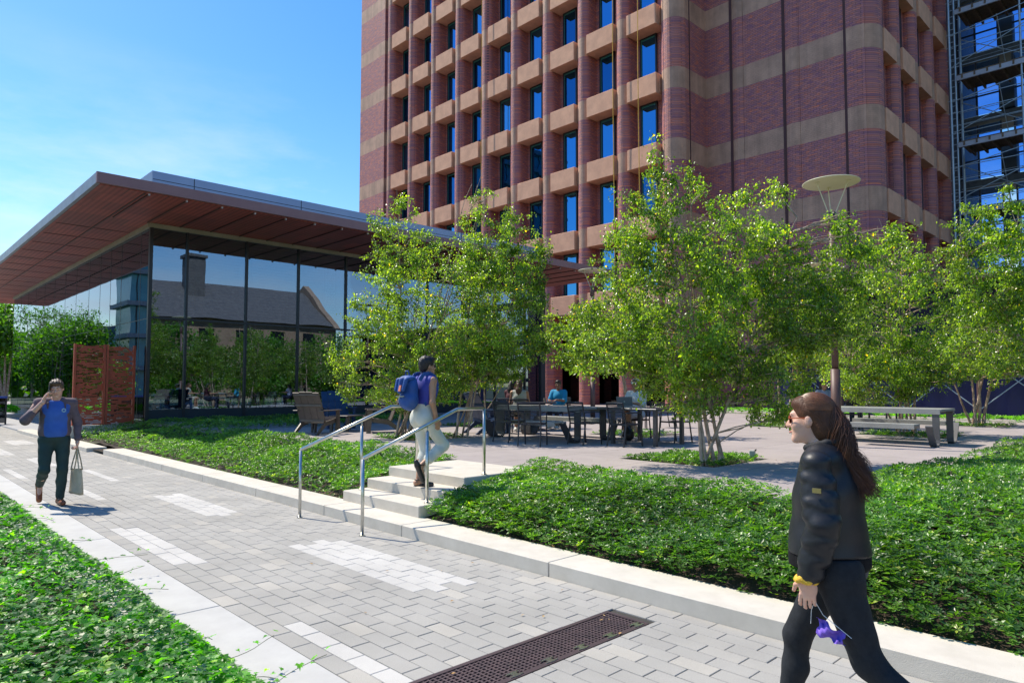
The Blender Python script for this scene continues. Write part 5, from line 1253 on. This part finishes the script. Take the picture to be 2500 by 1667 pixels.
# ======== woman in the black bomber jacket, walking left in the foreground (faces +Y)
def fg_woman():
    t = thing('person', 'woman in black bomber jacket and charcoal leggings striding past with long brown hair', 'person', (3.25, 1.26, 0), R(4))
    Rh = head_R(R(6), R(-4)); hc = A3(0, .085, 1.525)
    J = dict(pelvis=A3(0, 0, .93), chest=A3(0, .02, 1.24), neck=A3(0, .035, 1.40), head=hc, Rh=Rh, hs=.94,
             shL=A3(-.165, .01, 1.335), elL=A3(-.215, -.025, 1.085), wrL=A3(-.215, .035, .845), shR=A3(.165, .03, 1.335), elR=A3(.215, .0, 1.085), wrR=A3(.20, .06, .85),
             hpL=A3(-.09, -.02, .87), knL=A3(-.085, -.16, .50), anL=A3(-.09, -.52, .20), toL=A3(-.09, -.44, .05), hpR=A3(.09, .02, .87), knR=A3(.09, .20, .49), anR=A3(.09, .27, .10), toR=A3(.09, .45, .06))
    s = figure(J); hs = SDF(); hand_prims(hs, J['wrL'], (.02, .12, -.95), (1, .1, 0), (0, 1, 0), .42, .95); h2 = SDF(); hand_prims(h2, J['wrR'], (0, .05, -1), (-1, 0, 0), (0, 1, 0), .5, .95)
    sdf_part('body', [(s, .0075), (hs, .0032), (h2, .005)], None, M_skin, t)
    head_extras(t, hc, Rh, M_hbrown, mat('amber_sunglasses', (.45, .09, .03), .15, ns=2), .94)
    # leggings
    lg = SDF(); lg.ell(J['pelvis']+A3(0, -.005, -.03), (.158, .122, .12), .05)
    for q in 'LR':
        hp, kn, an = J['hp'+q], J['kn'+q], J['an'+q]
        lg.cap(hp+A3(0, -.012, .0), kn, .100, .064, .06); lg.chain([kn, kn*.6+an*.4+A3(0, -.016, 0), an], [.060, .057, .043], .03)
        lg.ell(hp+A3(0, -.042, -.02), (.080, .080, .090), .05)
    lg.cut((0, 0, .93), (0, 0, 1)); lg.noise(folds(.0018, 3, 60, 40)); sdf_part('leggings', lg, .008, mat('charcoal_leggings', (.020, .023, .028), .75, (.013, .015, .019), 30, .3, 300, spec=.25), t)
    # grey shirt hem below the jacket
    sh = SDF(); sh.ell((0, .005, .88), (.180, .148, .16), .03); sh.cut((0, 0, .83), (0, 0, -1)); sh.noise(folds(.002, 8)); sdf_part('shirt_hem', sh, .008, mat('grey_shirt', (.075, .075, .08), .85), t)
    # jacket
    jk = SDF(); jk.ell((0, .015, 1.24), (.165, .122, .19), .05); jk.ell((0, .018, .90), (.200, .178, .27), .07); jk.ell((0, .018, 1.14), (.182, .145, .20), .06)
    jk.cap((-.09, .015, 1.362), (.09, .015, 1.362), .054, .054, .06)
    slv = SDF()
    for q in 'LR':
        a, b, c = J['sh'+q], J['el'+q], J['wr'+q]; jk.cap(a*.75+A3(0, 0, .335), a, .060, .060, .05); slv.chain([a, b, c*.85+b*.15, c+A3(0, 0, .02)], [.062, .055, .050, .040], .03)
        u = b-a; L1 = c-b
        for t_, r_ in ((.30, .066), (.50, .068), (.70, .067), (.88, .066)): slv.cap(a+u*t_+A3(0, -.02, -.012), a+u*t_+A3(0, .025, .014), r_-.007, r_-.010, .008)
        for t_, r_ in ((.12, .064), (.30, .064), (.48, .062), (.66, .059)): slv.cap(b+L1*t_+A3(0, -.022, .014), b+L1*t_+A3(0, .02, -.014), r_-.007, r_-.010, .008)
    jk.cut((0, 0, .928), (0, 0, -1))
    jk.noise(folds(.0060, 5, 40, 16, 1.8)); slv.noise(folds(.0050, 9, 74, 14, 1.5)); sdf_part('jacket', [(jk, .0075), (slv, .0065)], None, mat('black_satin_jacket', (.012, .013, .018), .46, (.008, .009, .012), 14, .10, 40, spec=.45), t)
    hem = SDF(); hem.ell((0, .018, .90), (.194, .172, .27), .04); hem.cut((0, 0, .932), (0, 0, 1)); hem.cut((0, 0, .868), (0, 0, -1)); hem.noise(lambda x, y, z: .0016*np.sin(220*np.arctan2(y, x)/3)); sdf_part('ribbed_hem', hem, .0075, mat('rib_knit_black', (.006, .006, .008), .85, spec=.2), t)
    co = SDF()
    for i in range(14):
        a = 2*math.pi*i/14; b = 2*math.pi*(i+1)/14
        P_ = lambda q: A3(.070*math.cos(q), .030+.072*math.sin(q), 1.415-.022*math.sin(q)); co.cap(P_(a), P_(b), .016, .016, .01)
    cf_ = SDF(); w_c = J['wrL']+A3(0, 0, .028); cf_.cap(w_c, w_c+A3(0, -.002, .030), .037, .041, .004); sdf_part('cuff', cf_, .005, bpy.data.materials['rib_knit_black'], t)
    sdf_part('collar', co, .006, mat('collar_knit', (.014, .015, .019), .8), t)
    o = MB().obox((-.262, -.02, 1.235), (0, 1, 0), (0, 0, 1), (1, 0, 0), .018, .010, .004).build('sleeve_tag', mat('brass_tag', (.55, .45, .20), .3, metal=.8), t)
    # scrunchie
    sc_ = SDF(); w = J['wrL']+A3(0, .012, -.004)
    for i in range(22):
        a = 2*math.pi*i/22; b = 2*math.pi*(i+1)/22; r_ = .037
        sc_.cap(w+A3(r_*math.cos(a), r_*math.sin(a), .006*math.sin(5*a)), w+A3(r_*math.cos(b), r_*math.sin(b), .006*math.sin(5*b)), .0125+.003*math.sin(7*a), .0125+.003*math.sin(7*b), .004)
    sdf_part('scrunchie', sc_, .0045, mat('yellow_scrunchie', (.80, .50, .04), .6, (.65, .38, .03), 40, .5, 120), t)
    # shoes
    for q in 'LR':
        an, to = J['an'+q], J['to'+q]; d = (to-an); h_ = SDF(); heel = an-A3(0, .035, .045) if q == 'R' else an+A3(0, -.03, -.03); h_.cap(heel, to+A3(0, .03, 0), .044, .036, .02); h_.cap(an+A3(0, 0, -.02), heel, .046, .044, .03)
        sdf_part('shoe', h_, .008, M_white, t)
    # hair: a mass over the skull and loose strands flowing back
    hr = SDF(); f = lambda *p: hc+Rh @ (A3(*p)*.94)
    hr.ell(f(0, -.022, .038), (.079, .095, .088), .02, Rh); hr.ell(f(0, -.058, -.03), (.072, .058, .09), .03, Rh)
    hr.chain([f(0, -.07, -.05), f(.0, -.105, -.14), f(.0, -.145, -.22), f(0, -.17, -.28)], [.064, .056, .044, .026], .03)
    hr.ell(f(0, .026, .080), (.060, .056, .036), .02, Rh)
    hr.sub(f(0, .115, -.035), (.088, .072, .100), .01, Rh)
    hr.noise(lambda x, y, z: .0014*np.sin(190*x+20*z)+.0012*np.sin(160*(y-.4*z)+5*np.sin(20*x))); sdf_part('hair', hr, .0065, M_hbrown, t)
    rg = np.random.default_rng(4); paths = []; rads = []
    for i in range(3200):
        al = rg.uniform(-1.45, 1.45); n_ = A3(math.sin(al), 0, math.cos(al)); t0 = R(52)+abs(al)*.42; t1 = R(rg.uniform(150, 172)); sc0 = 1+rg.uniform(0, .05); P = []
        st0 = t0 if rg.random() < .55 else rg.uniform(t0, t1)
        for q in np.linspace(st0, t1, 7):
            c_ = math.cos(q)*A3(0, 1, 0)+math.sin(q)*n_; P.append(f(c_[0]*.083*sc0, -.020+c_[1]*.100*sc0, .036+c_[2]*.095*sc0))
        p = P[-1].copy(); L_ = rg.uniform(.24, .43); ln = rg.uniform(.12, .62); d = A3(.25*math.sin(al), -.12, -1.0); wv = rg.uniform(0, 6.28); am = rg.uniform(.004, .020)
        for j in range(11):
            u = j/10; d = d*.78+A3(rg.normal(0, .07)-.5*p[0], -ln*(.5+.9*u), -1+.25*u)*.22; dd = d/np.linalg.norm(d); p = p+dd*L_/11+A3(math.sin(wv+u*7)*am*.5, math.cos(wv+u*8)*am, 0); P.append(p.copy())
        paths.append(np.array(P)); rads.append(np.linspace(.0014, .0006, 18))
    V, F = tubes_np(paths, rads, 4); np_mesh('loose_hair', V, F, mat('hair_strands', (.17, .066, .026), .42, (.065, .025, .012), 7), t, smooth=True)
    # the purple mask hanging from the hand
    return t
fgw = fg_woman()
mk = thing('face_mask', 'crumpled purple face mask dangling from the hand of the woman in black', 'mask', (3.05, 1.235, .675))
def mask_mesh():
    n = 14; V = []; 
    for i in range(n):
        for j in range(n):
            u, v = i/(n-1)-.5, j/(n-1)-.5; V.append((.02*math.sin(9*u+5*v)+.01, -.11*u-.03, -.02-.07*(v+.5)*(1-.5*abs(u+.3))-.06*(.5-u)*0-.05*u+.012*math.sin(14*u)*math.cos(9*v)))
    F = [(i*n+j, (i+1)*n+j, (i+1)*n+j+1, i*n+j+1) for i in range(n-1) for j in range(n-1)]
    V = np.array(V); W = V+[.004, 0, 0]; FF = F+[tuple(q+n*n for q in f[::-1]) for f in F]
    np_mesh('cloth', np.concatenate([V, W]), np.array(FF), mat('purple_fabric', (.22, .12, .62), .7, (.16, .09, .5), 20), mk, smooth=True)
    b = MB(); b.tube([(0.0, .03, .075), (.01, .05, .03), (.012, .055, -.03)], .0014, 6); b.tube([(0, .03, .075), (.01, 0, .02), (.012, -.115, -.05)], .0014, 6); b.build('ear_loop', M_white, mk)
mask_mesh()

# ======== man on the phone with a tote bag (faces -Y)
def man():
    t = thing('person', 'man in blue T-shirt and open mauve shirt walking toward us while phoning', 'person', (2.10, 11.52, 0), R(176))
    Rh = head_R(R(-14), R(-14), R(6)); hc = A3(.0, .045, 1.635)
    J = dict(pelvis=A3(0, 0, .97), chest=A3(0, .01, 1.30), neck=A3(0, .01, 1.49), head=hc, Rh=Rh, hs=1.02,
             shR=A3(.20, .0, 1.435), elR=A3(.355, .07, 1.20), wrR=A3(.165, .175, 1.46), shL=A3(-.20, .0, 1.435), elL=A3(-.275, -.02, 1.15), wrL=A3(-.27, .06, .90),
             hpL=A3(-.10, .0, .91), knL=A3(-.095, .09, .50), anL=A3(-.085, .03, .10), toL=A3(-.10, .17, .05), hpR=A3(.10, 0, .91), knR=A3(.12, .10, .51), anR=A3(.13, -.26, .27), toR=A3(.135, -.22, .12), calfR=A3(0, -.01, -.015))
    s = figure(J, False); a = SDF(); hand_prims(a, J['wrR'], (-.30, -.45, .85), (-.9, .2, 0), (.1, .9, .1), .55, 1.03); b = SDF(); hand_prims(b, J['wrL'], (.0, .1, -1), (1, 0, 0), (0, 1, 0), .85, 1.03)
    sdf_part('body', [(s, .010), (a, .005), (b, .005)], None, M_skin, t); head_extras(t, hc, Rh, M_hmid, None, 1.02)
    h = SDF(); short_hair(h, hc, Rh, 1.04); h.ell(hc+Rh @ A3(0, .055, .100), (.062, .040, .032), .02, Rh); h.noise(lambda x, y, z: .004*np.sin(110*x+40*z)*np.sin(70*y+30*z)+.003*np.sin(190*x)); sdf_part('hair', h, .007, M_hmid, t)
    tr = SDF(); tr.ell(J['pelvis']+A3(0, -.005, -.02), (.168, .128, .13), .05)
    for q in 'LR':
        hp, kn, an = J['hp'+q], J['kn'+q], J['an'+q]; tr.cap(hp, kn, .097, .068, .05); tr.chain([kn, kn*.6+an*.4, an+(kn-an)*.06], [.067, .063, .056], .03)
    tr.noise(folds(.004, 11, 40, 30)); sdf_part('trousers', tr, .009, mat('dark_green_chinos', (.020, .050, .045), .75, (.014, .036, .034), 12), t)
    ts = SDF(); ts.ell((0, .015, 1.27), (.175, .138, .22), .05); ts.ell((0, .02, 1.05), (.172, .142, .16), .05); ts.cap((-.15, 0, 1.42), (.15, 0, 1.42), .065, .065, .06); ts.cut((0, 0, .945), (0, .12, -1)); ts.cut((0, .06, 1.475), (0, .5, 1)); ts.noise(folds(.0035, 2, 30, 24))
    sdf_part('t_shirt', ts, .009, mat('blue_tshirt', (.045, .14, .52), .8, (.035, .11, .43), 6), t)
    em = MB(); rg = random.Random(3)
    for i in range(9):
        a_ = i*.698; em.add([(-.082+.021*math.cos(a_)+.009*math.cos(q), .159-.25*max(0, (1.335+.021*math.sin(a_)-1.30))*.3-.0005*i, 1.335+.021*math.sin(a_)+.009*math.sin(q)) for q in np.linspace(0, 6.28, 9)[:-1]], [tuple(range(8))])
    em.build('chest_print', mat('pale_print', (.35, .55, .68), .8), t)
    # open shirt: shell with the front cut away
    js = SDF(); js.ell((0, -.005, 1.27), (.190, .146, .22), .05); js.ell((0, -.01, 1.05), (.200, .152, .20), .06)
    for q in 'LR':
        c_ = J['sh'+q]; js.cap(c_*A3(.35, 1, 1)+A3(0, 0, .012), c_+A3(0, 0, .004), .068, .068, .05)
    js.chain([J['shL']+A3(.01, 0, -.01), J['elL'], J['wrL']+A3(0, 0, .03)], [.062, .056, .046], .03); js.chain([J['shR']+A3(-.01, 0, -.01), J['elR'], J['elR']*.62+J['wrR']*.38], [.062, .058, .052], .03)
    js.cut((0, 0, .90), (0, -.1, -1)); js.sub((-.015, .20, 1.15), (.115, .155, .52), .012); js.noise(folds(.005, 6, 34, 24)); 
    sdf_part('open_shirt', js, .009, mat('mauve_shirt', (.15, .105, .12), .8, (.11, .08, .095), 16), t)
    cl_ = SDF(); 
    for x in (-1, 1): cl_.chain([(x*.03, -.065, 1.505), (x*.085, -.01, 1.50), (x*.10, .075, 1.43), (x*.105, .12, 1.36)], [.017, .018, .018, .008], .012)
    sdf_part('collar', cl_, .008, mat('mauve_collar', (.13, .09, .105), .8), t)
    for q in 'LR':
        an, to = J['an'+q], J['to'+q]; h_ = SDF(); heel = an+A3(0, -.045, -.05) if q == 'L' else an+A3(0, -.065, .0); h_.cap(heel, to+(A3(0, .05, 0) if q == 'L' else A3(0, .02, -.06)), .042, .038, .02); h_.cap(an+A3(0, -.01, -.01), heel, .043, .042, .03)
        if q == 'L': h_.cut((0, 0, .004), (0, 0, -1))
        sdf_part('shoe', h_, .008, mat('tan_leather_shoe', (.27, .085, .03), .4, (.20, .06, .025), 8) if 'tan_leather_shoe' not in bpy.data.materials else bpy.data.materials['tan_leather_shoe'], t)
    return t
man()
def to_world(t, p): return tuple(Matrix.Translation(t.location) @ t.rotation_euler.to_matrix().to_4x4() @ Vector(p))
mt = bpy.data.objects['person.001']
ph = thing('phone', 'dark mobile phone held to the ear of the man in blue', 'phone', to_world(mt, (.098, .075, 1.605)), R(176))
MB().obox((0, 0, 0), (1, .12, .15), (-.05, .75, .65), (-.12, -.65, .75), .0045, .075, .036).build('phone_body', M_dark, ph)
tote = thing('tote_bag', 'beige canvas tote bag hanging from the hand of the man', 'bag', to_world(mt, (-.27, .08, .15)), R(176-62))
def tote_mesh():
    n, k = 15, 12; V = []
    for j in range(k):
        v = j/(k-1)
        for i in range(2*n):
            a = 2*math.pi*i/(2*n); wx = .125-.015*v; dy = .05*(1-.65*v)+.006*math.sin(5*a+6*v)
            V.append((wx*np.sign(math.cos(a))*abs(math.cos(a))**.6, dy*np.sign(math.sin(a))*abs(math.sin(a))**.8, v*.345+.012*math.sin(3*a+2)*v+(.02*math.cos(a) if v == 0 else 0)))
    F = [(j*2*n+i, j*2*n+(i+1) % (2*n), (j+1)*2*n+(i+1) % (2*n), (j+1)*2*n+i) for j in range(k-1) for i in range(2*n)]
    V.append((0, 0, 0)); c = len(V)-1
    me = bpy.data.meshes.new('bag_body'); me.from_pydata([tuple(map(float, v)) for v in V], [], F+[(i+1, i, c) for i in range(2*n-1)]+[(0, 2*n-1, c)]); me.update()
    for p in me.polygons: p.use_smooth = True
    link_mesh('bag_body', me, mat('beige_canvas', (.62, .53, .38), .9, (.52, .44, .31), 6, .5, 160), tote)
    for y in (-.016, .016):
        m = MB(); P = [(-.085, y*1.6, .33), (-.05, y*1.4, .46), (-.014, y*.5, .60), (0, y*.3, .655), (.014, y*.5, .60), (.05, y*1.4, .46), (.085, y*1.6, .33)]
        for a, b in zip(P[:-1], P[1:]): m.beam(a, b, .024, .004, (0, 1, 0))
        m.build('handle', bpy.data.materials['beige_canvas'], tote)
tote_mesh()

# ======== woman with the blue backpack climbing the steps (faces +X)
def stair_woman():
    t = thing('person', 'short haired woman in royal blue sleeveless top and pale trousers climbing the steps', 'person', (5.24, 7.06, .392), R(-93))
    Rh = head_R(R(-10), R(-2)); hc = A3(0, .06, 1.54)
    J = dict(pelvis=A3(0, 0, .93), chest=A3(0, .03, 1.24), neck=A3(0, .04, 1.405), head=hc, Rh=Rh, hs=.97,
             shR=A3(.165, .03, 1.355), elR=A3(.205, .0, 1.08), wrR=A3(.19, .085, .86), shL=A3(-.165, .03, 1.355), elL=A3(-.20, -.02, 1.09), wrL=A3(-.20, .05, .87),
             hpL=A3(-.085, 0, .87), knL=A3(-.08, .09, .50), anL=A3(-.07, -.02, .095), toL=A3(-.07, .12, .035), hpR=A3(.085, 0, .87), knR=A3(.085, .26, .53), anR=A3(.085, -.08, .30), toR=A3(.085, -.05, .16), calfR=A3(0, -.01, -.015))
    s = figure(J); a = SDF(); hand_prims(a, J['wrR'], (0, .12, -1), (-1, 0, 0), (0, 1, 0), .45, .92); b = SDF(); hand_prims(b, J['wrL'], (0, .1, -1), (1, 0, 0), (0, 1, 0), .45, .92)
    sdf_part('body', [(s, .009), (a, .0048), (b, .0048)], None, M_skin2, t); head_extras(t, hc, Rh, M_hblack, M_dark, .97)
    h = SDF(); short_hair(h, hc, Rh, 1.02); h.noise(lambda x, y, z: .004*np.sin(120*x+40*z)*np.sin(80*y+30*z)); sdf_part('hair', h, .007, M_hblack, t)
    tr = SDF(); tr.ell(J['pelvis']+A3(0, -.008, .0), (.158, .122, .14), .05); tr.ell(A3(0, 0, 1.06), (.132, .102, .06), .05)
    for q in 'LR':
        hp, kn, an = J['hp'+q], J['kn'+q], J['an'+q]; e = kn*.34+an*.66 if q == 'R' else kn*.35+an*.65
        tr.cap(hp+A3(0, -.012, 0), kn, .096, .070, .05); tr.chain([kn, kn*.7+an*.3, e], [.070, .068, .068], .03); tr.ell(hp+A3(0, -.045, .0), (.08, .08, .09), .05)

    tr.noise(folds(.0045, 21, 34, 26)); tr.cut((0, 0, 1.10), (0, 0, 1)); sdf_part('trousers', tr, .009, mat('off_white_trousers', (.66, .66, .58), .8, (.58, .58, .51), 7), t)
    tp = SDF(); tp.ell((0, .03, 1.24), (.172, .135, .19), .05); tp.ell((0, .02, 1.09), (.155, .125, .10), .05); tp.cap((-.14, .03, 1.355), (.14, .03, 1.355), .070, .070, .05); tp.cap((0, .03, 1.38), (0, .045, 1.43), .075, .062, .03)
    tp.cut((0, 0, 1.435), (0, .1, 1)); tp.cut((0, 0, 1.055), (0, 0, -1)); tp.sub(J['shR']+A3(.075, 0, -.03), (.035, .075, .10), .01); tp.sub(J['shL']+A3(-.075, 0, -.03), (.035, .075, .10), .01); tp.noise(folds(.004, 9, 30, 24))
    sdf_part('top', tp, .008, mat('royal_blue_top', (.045, .055, .36), .7, (.03, .04, .27), 8), t)
    for q in 'LR':
        an, to = J['an'+q], J['to'+q]; h_ = SDF(); heel = an+A3(0, -.045, -.035) if q == 'L' else an+A3(0, -.055, .005)
        h_.cap(heel, to+(A3(0, .06, -.012) if q == 'L' else A3(0, .0, -.05)), .036, .034, .01); h_.cap(heel, heel+(A3(0, .0, .045) if q == 'L' else A3(0, -.02, .045)), .036, .030, .02)
        if q == 'L': h_.cut((0, 0, .052), (0, -.25, 1)); h_.cut((0, 0, .003), (0, 0, -1))
        sdf_part('sandal', h_, .007, M_dark, t)
        st_ = MB(); c_ = an+A3(0, .0, .01); st_.tube([tuple(c_+A3(.042*math.cos(q_), .046*math.sin(q_), .0)) for q_ in np.linspace(0, 6.283, 17)], .006, 6); st_.build('ankle_strap', M_dark, t)
    return t
sw = stair_woman()
bp_ = thing('backpack', 'bright blue backpack on the back of the woman climbing the steps', 'backpack', to_world(sw, (0, -.215, 1.0)), R(-93))
M_bp = mat('blue_nylon', (.018, .085, .32), .6, (.012, .06, .24), 7, .4, 50)
b_ = SDF(); b_.ell((0, .01, .13), (.155, .098, .15), .05); b_.ell((0, .015, .28), (.130, .085, .15), .05); b_.ell((0, -.05, .10), (.115, .06, .10), .04); b_.noise(folds(.006, 31, 40, 30)); sdf_part('bag_body', b_, .008, M_bp, bp_)
fl = SDF(); fl.ell((0, -.015, .385), (.115, .09, .04), .03); fl.chain([(-.09, -.10, .36), (-.085, -.135, .24)], [.03, .022], .03); fl.chain([(.09, -.10, .36), (.085, -.135, .24)], [.03, .022], .03); fl.chain([(0, -.10, .36), (0, -.135, .22)], [.04, .03], .03); sdf_part('flap', fl, .008, M_bp, bp_)
for x in (-1, 1):
    m = MB(); P = [(x*.09, .10, .36), (x*.095, .15, .435), (x*.10, .235, .45), (x*.105, .325, .40), (x*.11, .355, .28), (x*.125, .30, .14), (x*.13, .15, .06)]
    for a, b in zip(P[:-1], P[1:]): m.beam(a, b, .05, .010, (x, 0, 0.1))
    m.build('strap', M_bp, bp_)
MB().tube([(-.04, -.02, .42), (-.03, -.03, .475), (.03, -.03, .475), (.04, -.02, .42)], .009, 8).build('top_handle', M_bp, bp_)
MB().obox((.03, -.150, .26), (1, 0, 0), (0, .2, 1), (0, 1, -.2), .022, .036, .006).build('tag', mat('coral_tag', (.8, .26, .16), .6), bp_)
MB().beam((-.09, -.128, .16), (.09, -.128, .16), .012, .012).build('zip', M_steel, bp_)

# ======== seated people
def seated(label, x, y, rz, skinm, topm, botm, hairm, long_hair, arm=(0, .40, .78), sleeve=.5, head=(0, 0), legs='bent', skirt=False, lean=0, hat=None, z=PZ, h=.0105):
    t = thing('person', label, 'person', (x, y, z), rz)
    Rh = head_R(R(head[0]), R(head[1])); hc = A3(0, .05+lean, 1.20)
    J = dict(pelvis=A3(0, -.02, .56), chest=A3(0, lean*.6, .87), neck=A3(0, .02+lean, 1.055), head=hc, Rh=Rh, hs=.98)
    for q, sg in (('R', 1), ('L', -1)):
        J['sh'+q] = A3(sg*.175, lean, 1.0); J['el'+q] = A3(sg*.225, .12+lean, .76); J['wr'+q] = A3(sg*abs(arm[0]) if arm[0] else sg*.10, arm[1], arm[2])
        kx = sg*.10 if legs == 'bent' else -sg*.03
        J['hp'+q] = A3(sg*.09, .02, .54); J['kn'+q] = A3(kx, .43, .54 if legs == 'bent' or sg > 0 else .60); J['an'+q] = A3(kx*1.1, .40+(.12 if legs != 'bent' and sg < 0 else 0), .10 if legs == 'bent' or sg > 0 else .18); J['to'+q] = J['an'+q]+A3(0, .15, -.05)
    s = figure(J); a = SDF()
    for q, sg in (('R', 1), ('L', -1)): hand_prims(a, J['wr'+q], (-sg*.4, .8, -.05), (0, 0, -1), (-sg, 0, 0), .35, .95)
    sdf_part('body', [(s, h), (a, .006)], None, skinm, t); head_extras(t, hc, Rh, hairm, None, .98, True)
    hr = SDF(); short_hair(hr, hc, Rh, 1.02) if not long_hair else None
    if long_hair:
        f = lambda *p: hc+Rh @ A3(*p); hr.ell(f(0, -.025, .04), (.086, .10, .092), .02, Rh); hr.chain([f(0, -.07, -.02), f(0, -.10, -.14), f(0, -.12, -long_hair)], [.078, .075, .04], .03)
        hr.sub(f(0, .115, -.035), (.083, .074, .10), .01, Rh)
    hr.noise(lambda X, Y, Z: .003*np.sin(120*X+20*Z)+.002*np.sin(90*Y)); sdf_part('hair', hr, .009, hairm, t)
    tp = SDF(); tp.ell(J['chest'], (.180, .140, .19), .05); tp.ell((0, -.01, .66), (.175, .145, .14), .05); tp.cap((-.13, lean, 1.0), (.13, lean, 1.0), .068, .068, .05)
    if sleeve:
        for q in 'LR':
            tp.cap(J['sh'+q], J['sh'+q]*(1-min(sleeve, 1))+J['el'+q]*min(sleeve, 1), .070, .062, .03)
            if sleeve > 1: tp.cap(J['el'+q], J['el'+q]*(2-sleeve)+J['wr'+q]*(sleeve-1), .060, .045, .03)
    tp.cut((0, 0, 1.075), (0, .2, 1)); tp.cut((0, 0, .50), (0, 0, -1)); tp.noise(folds(.004, int(x*7), 34, 26)); sdf_part('top', tp, .010, topm, t)
    bt = SDF(); bt.ell((0, -.02, .55), (.178, .145, .11), .05)
    for q in 'LR':
        e = J['kn'+q]; bt.cap(J['hp'+q], J['hp'+q]*.25+e*.75 if skirt else e, .10, .09 if skirt else .075, .06)
        if not skirt: bt.chain([e, J['an'+q]], [.073, .055], .03)
    bt.noise(folds(.003, 5)); sdf_part('skirt' if skirt else 'trousers', bt, .010, botm, t)
    for q in 'LR':
        h_ = SDF(); an, to = J['an'+q], J['to'+q]; h_.cap(an+A3(0, -.04, -.04), to+A3(0, .02, 0), .042, .036, .02); h_.cap(an, an+A3(0, -.04, -.04), .045, .042, .02); sdf_part('shoe', h_, .010, M_white, t)
    if hat:
        c = MB(); f = lambda *p: tuple(hc+Rh @ A3(*p)); q = SDF(); q.ell(hc+Rh @ A3(0, -.01, .065), (.092, .108, .072), .02, Rh); q.cut(hc+Rh @ A3(0, 0, .055), Rh @ A3(0, 0, -1)); q.ell(hc+Rh @ A3(0, .10, .058), (.065, .06, .008), .01, Rh); sdf_part('cap', q, .009, hat, t)
    return t
W_ = mat('white_cotton', (.72, .70, .66), .85, (.62, .60, .56), 6); DK = mat('dark_denim', (.03, .04, .08), .85, ns=8)
seated('woman in loose white shirt and pale cap sitting behind the open laptop', 12.50, 9.0, R(98), M_skin2, W_, mat('white_skirt', (.62, .63, .72), .8), M_hmid, 0, arm=(.12, .42, .80), sleeve=1.3, head=(8, -16), legs='crossed', skirt=True, hat=mat('pale_cap', (.70, .66, .48), .8))
seated('woman with long brown hair and grey sleeveless top sitting with her back to us', 11.95, 12.13, R(-48), M_skin2, mat('grey_blouse', (.50, .50, .47), .85, (.42, .42, .40), 8), mat('cream_skirt', (.60, .52, .42), .85), mat('hair_auburn', (.12, .055, .03), .45, (.06, .03, .018), 26, .6, 120), .34, arm=(.2, .42, .79), sleeve=0, head=(-6, -4), skirt=True)
seated('dark haired person in maroon top sitting in profile beside the woman in grey', 12.55, 13.0, R(-78), M_skin2, mat('maroon_top', (.07, .012, .022), .8), DK, M_hblack, .26, arm=(.16, .42, .79), sleeve=.6, head=(-20, -2))
seated('person in bright turquoise shirt sitting facing us across the round table', 14.12, 12.78, R(112), M_skin3, mat('turquoise_shirt', (.01, .28, .50), .8, (.008, .22, .42), 6), DK, M_hblack, 0, arm=(.12, .44, .79), sleeve=1.0, head=(14, 0))
seated('distant person in black shirt sitting just behind the tall lamp post', 20.6, 7.35, R(120), M_skin2, M_dark, DK, M_hblack, .2, arm=(.14, .42, .78), sleeve=.6, h=.013)
seated('distant person in pale lavender shirt sitting left of the tall lamp post', 19.4, 7.7, R(150), M_skin2, mat('lavender_shirt', (.45, .45, .62), .8), DK, M_hblack, .1, arm=(.14, .42, .78), sleeve=.6, h=.013)
bag = SDF(); bag.ell((0, 0, .13), (.15, .11, .13), .04); bag.ell((0, .02, .25), (.10, .07, .09), .05); bag.cut((0, 0, .004), (0, 0, -1)); bag.noise(folds(.006, 3)); sdf_part('bag_body', bag, .012, M_dark, bb_)
MB().tube([(-.08, 0, .30), (-.05, 0, .40), (.05, 0, .40), (.08, 0, .30)], .008, 8).build('handle', M_dark, bb_)
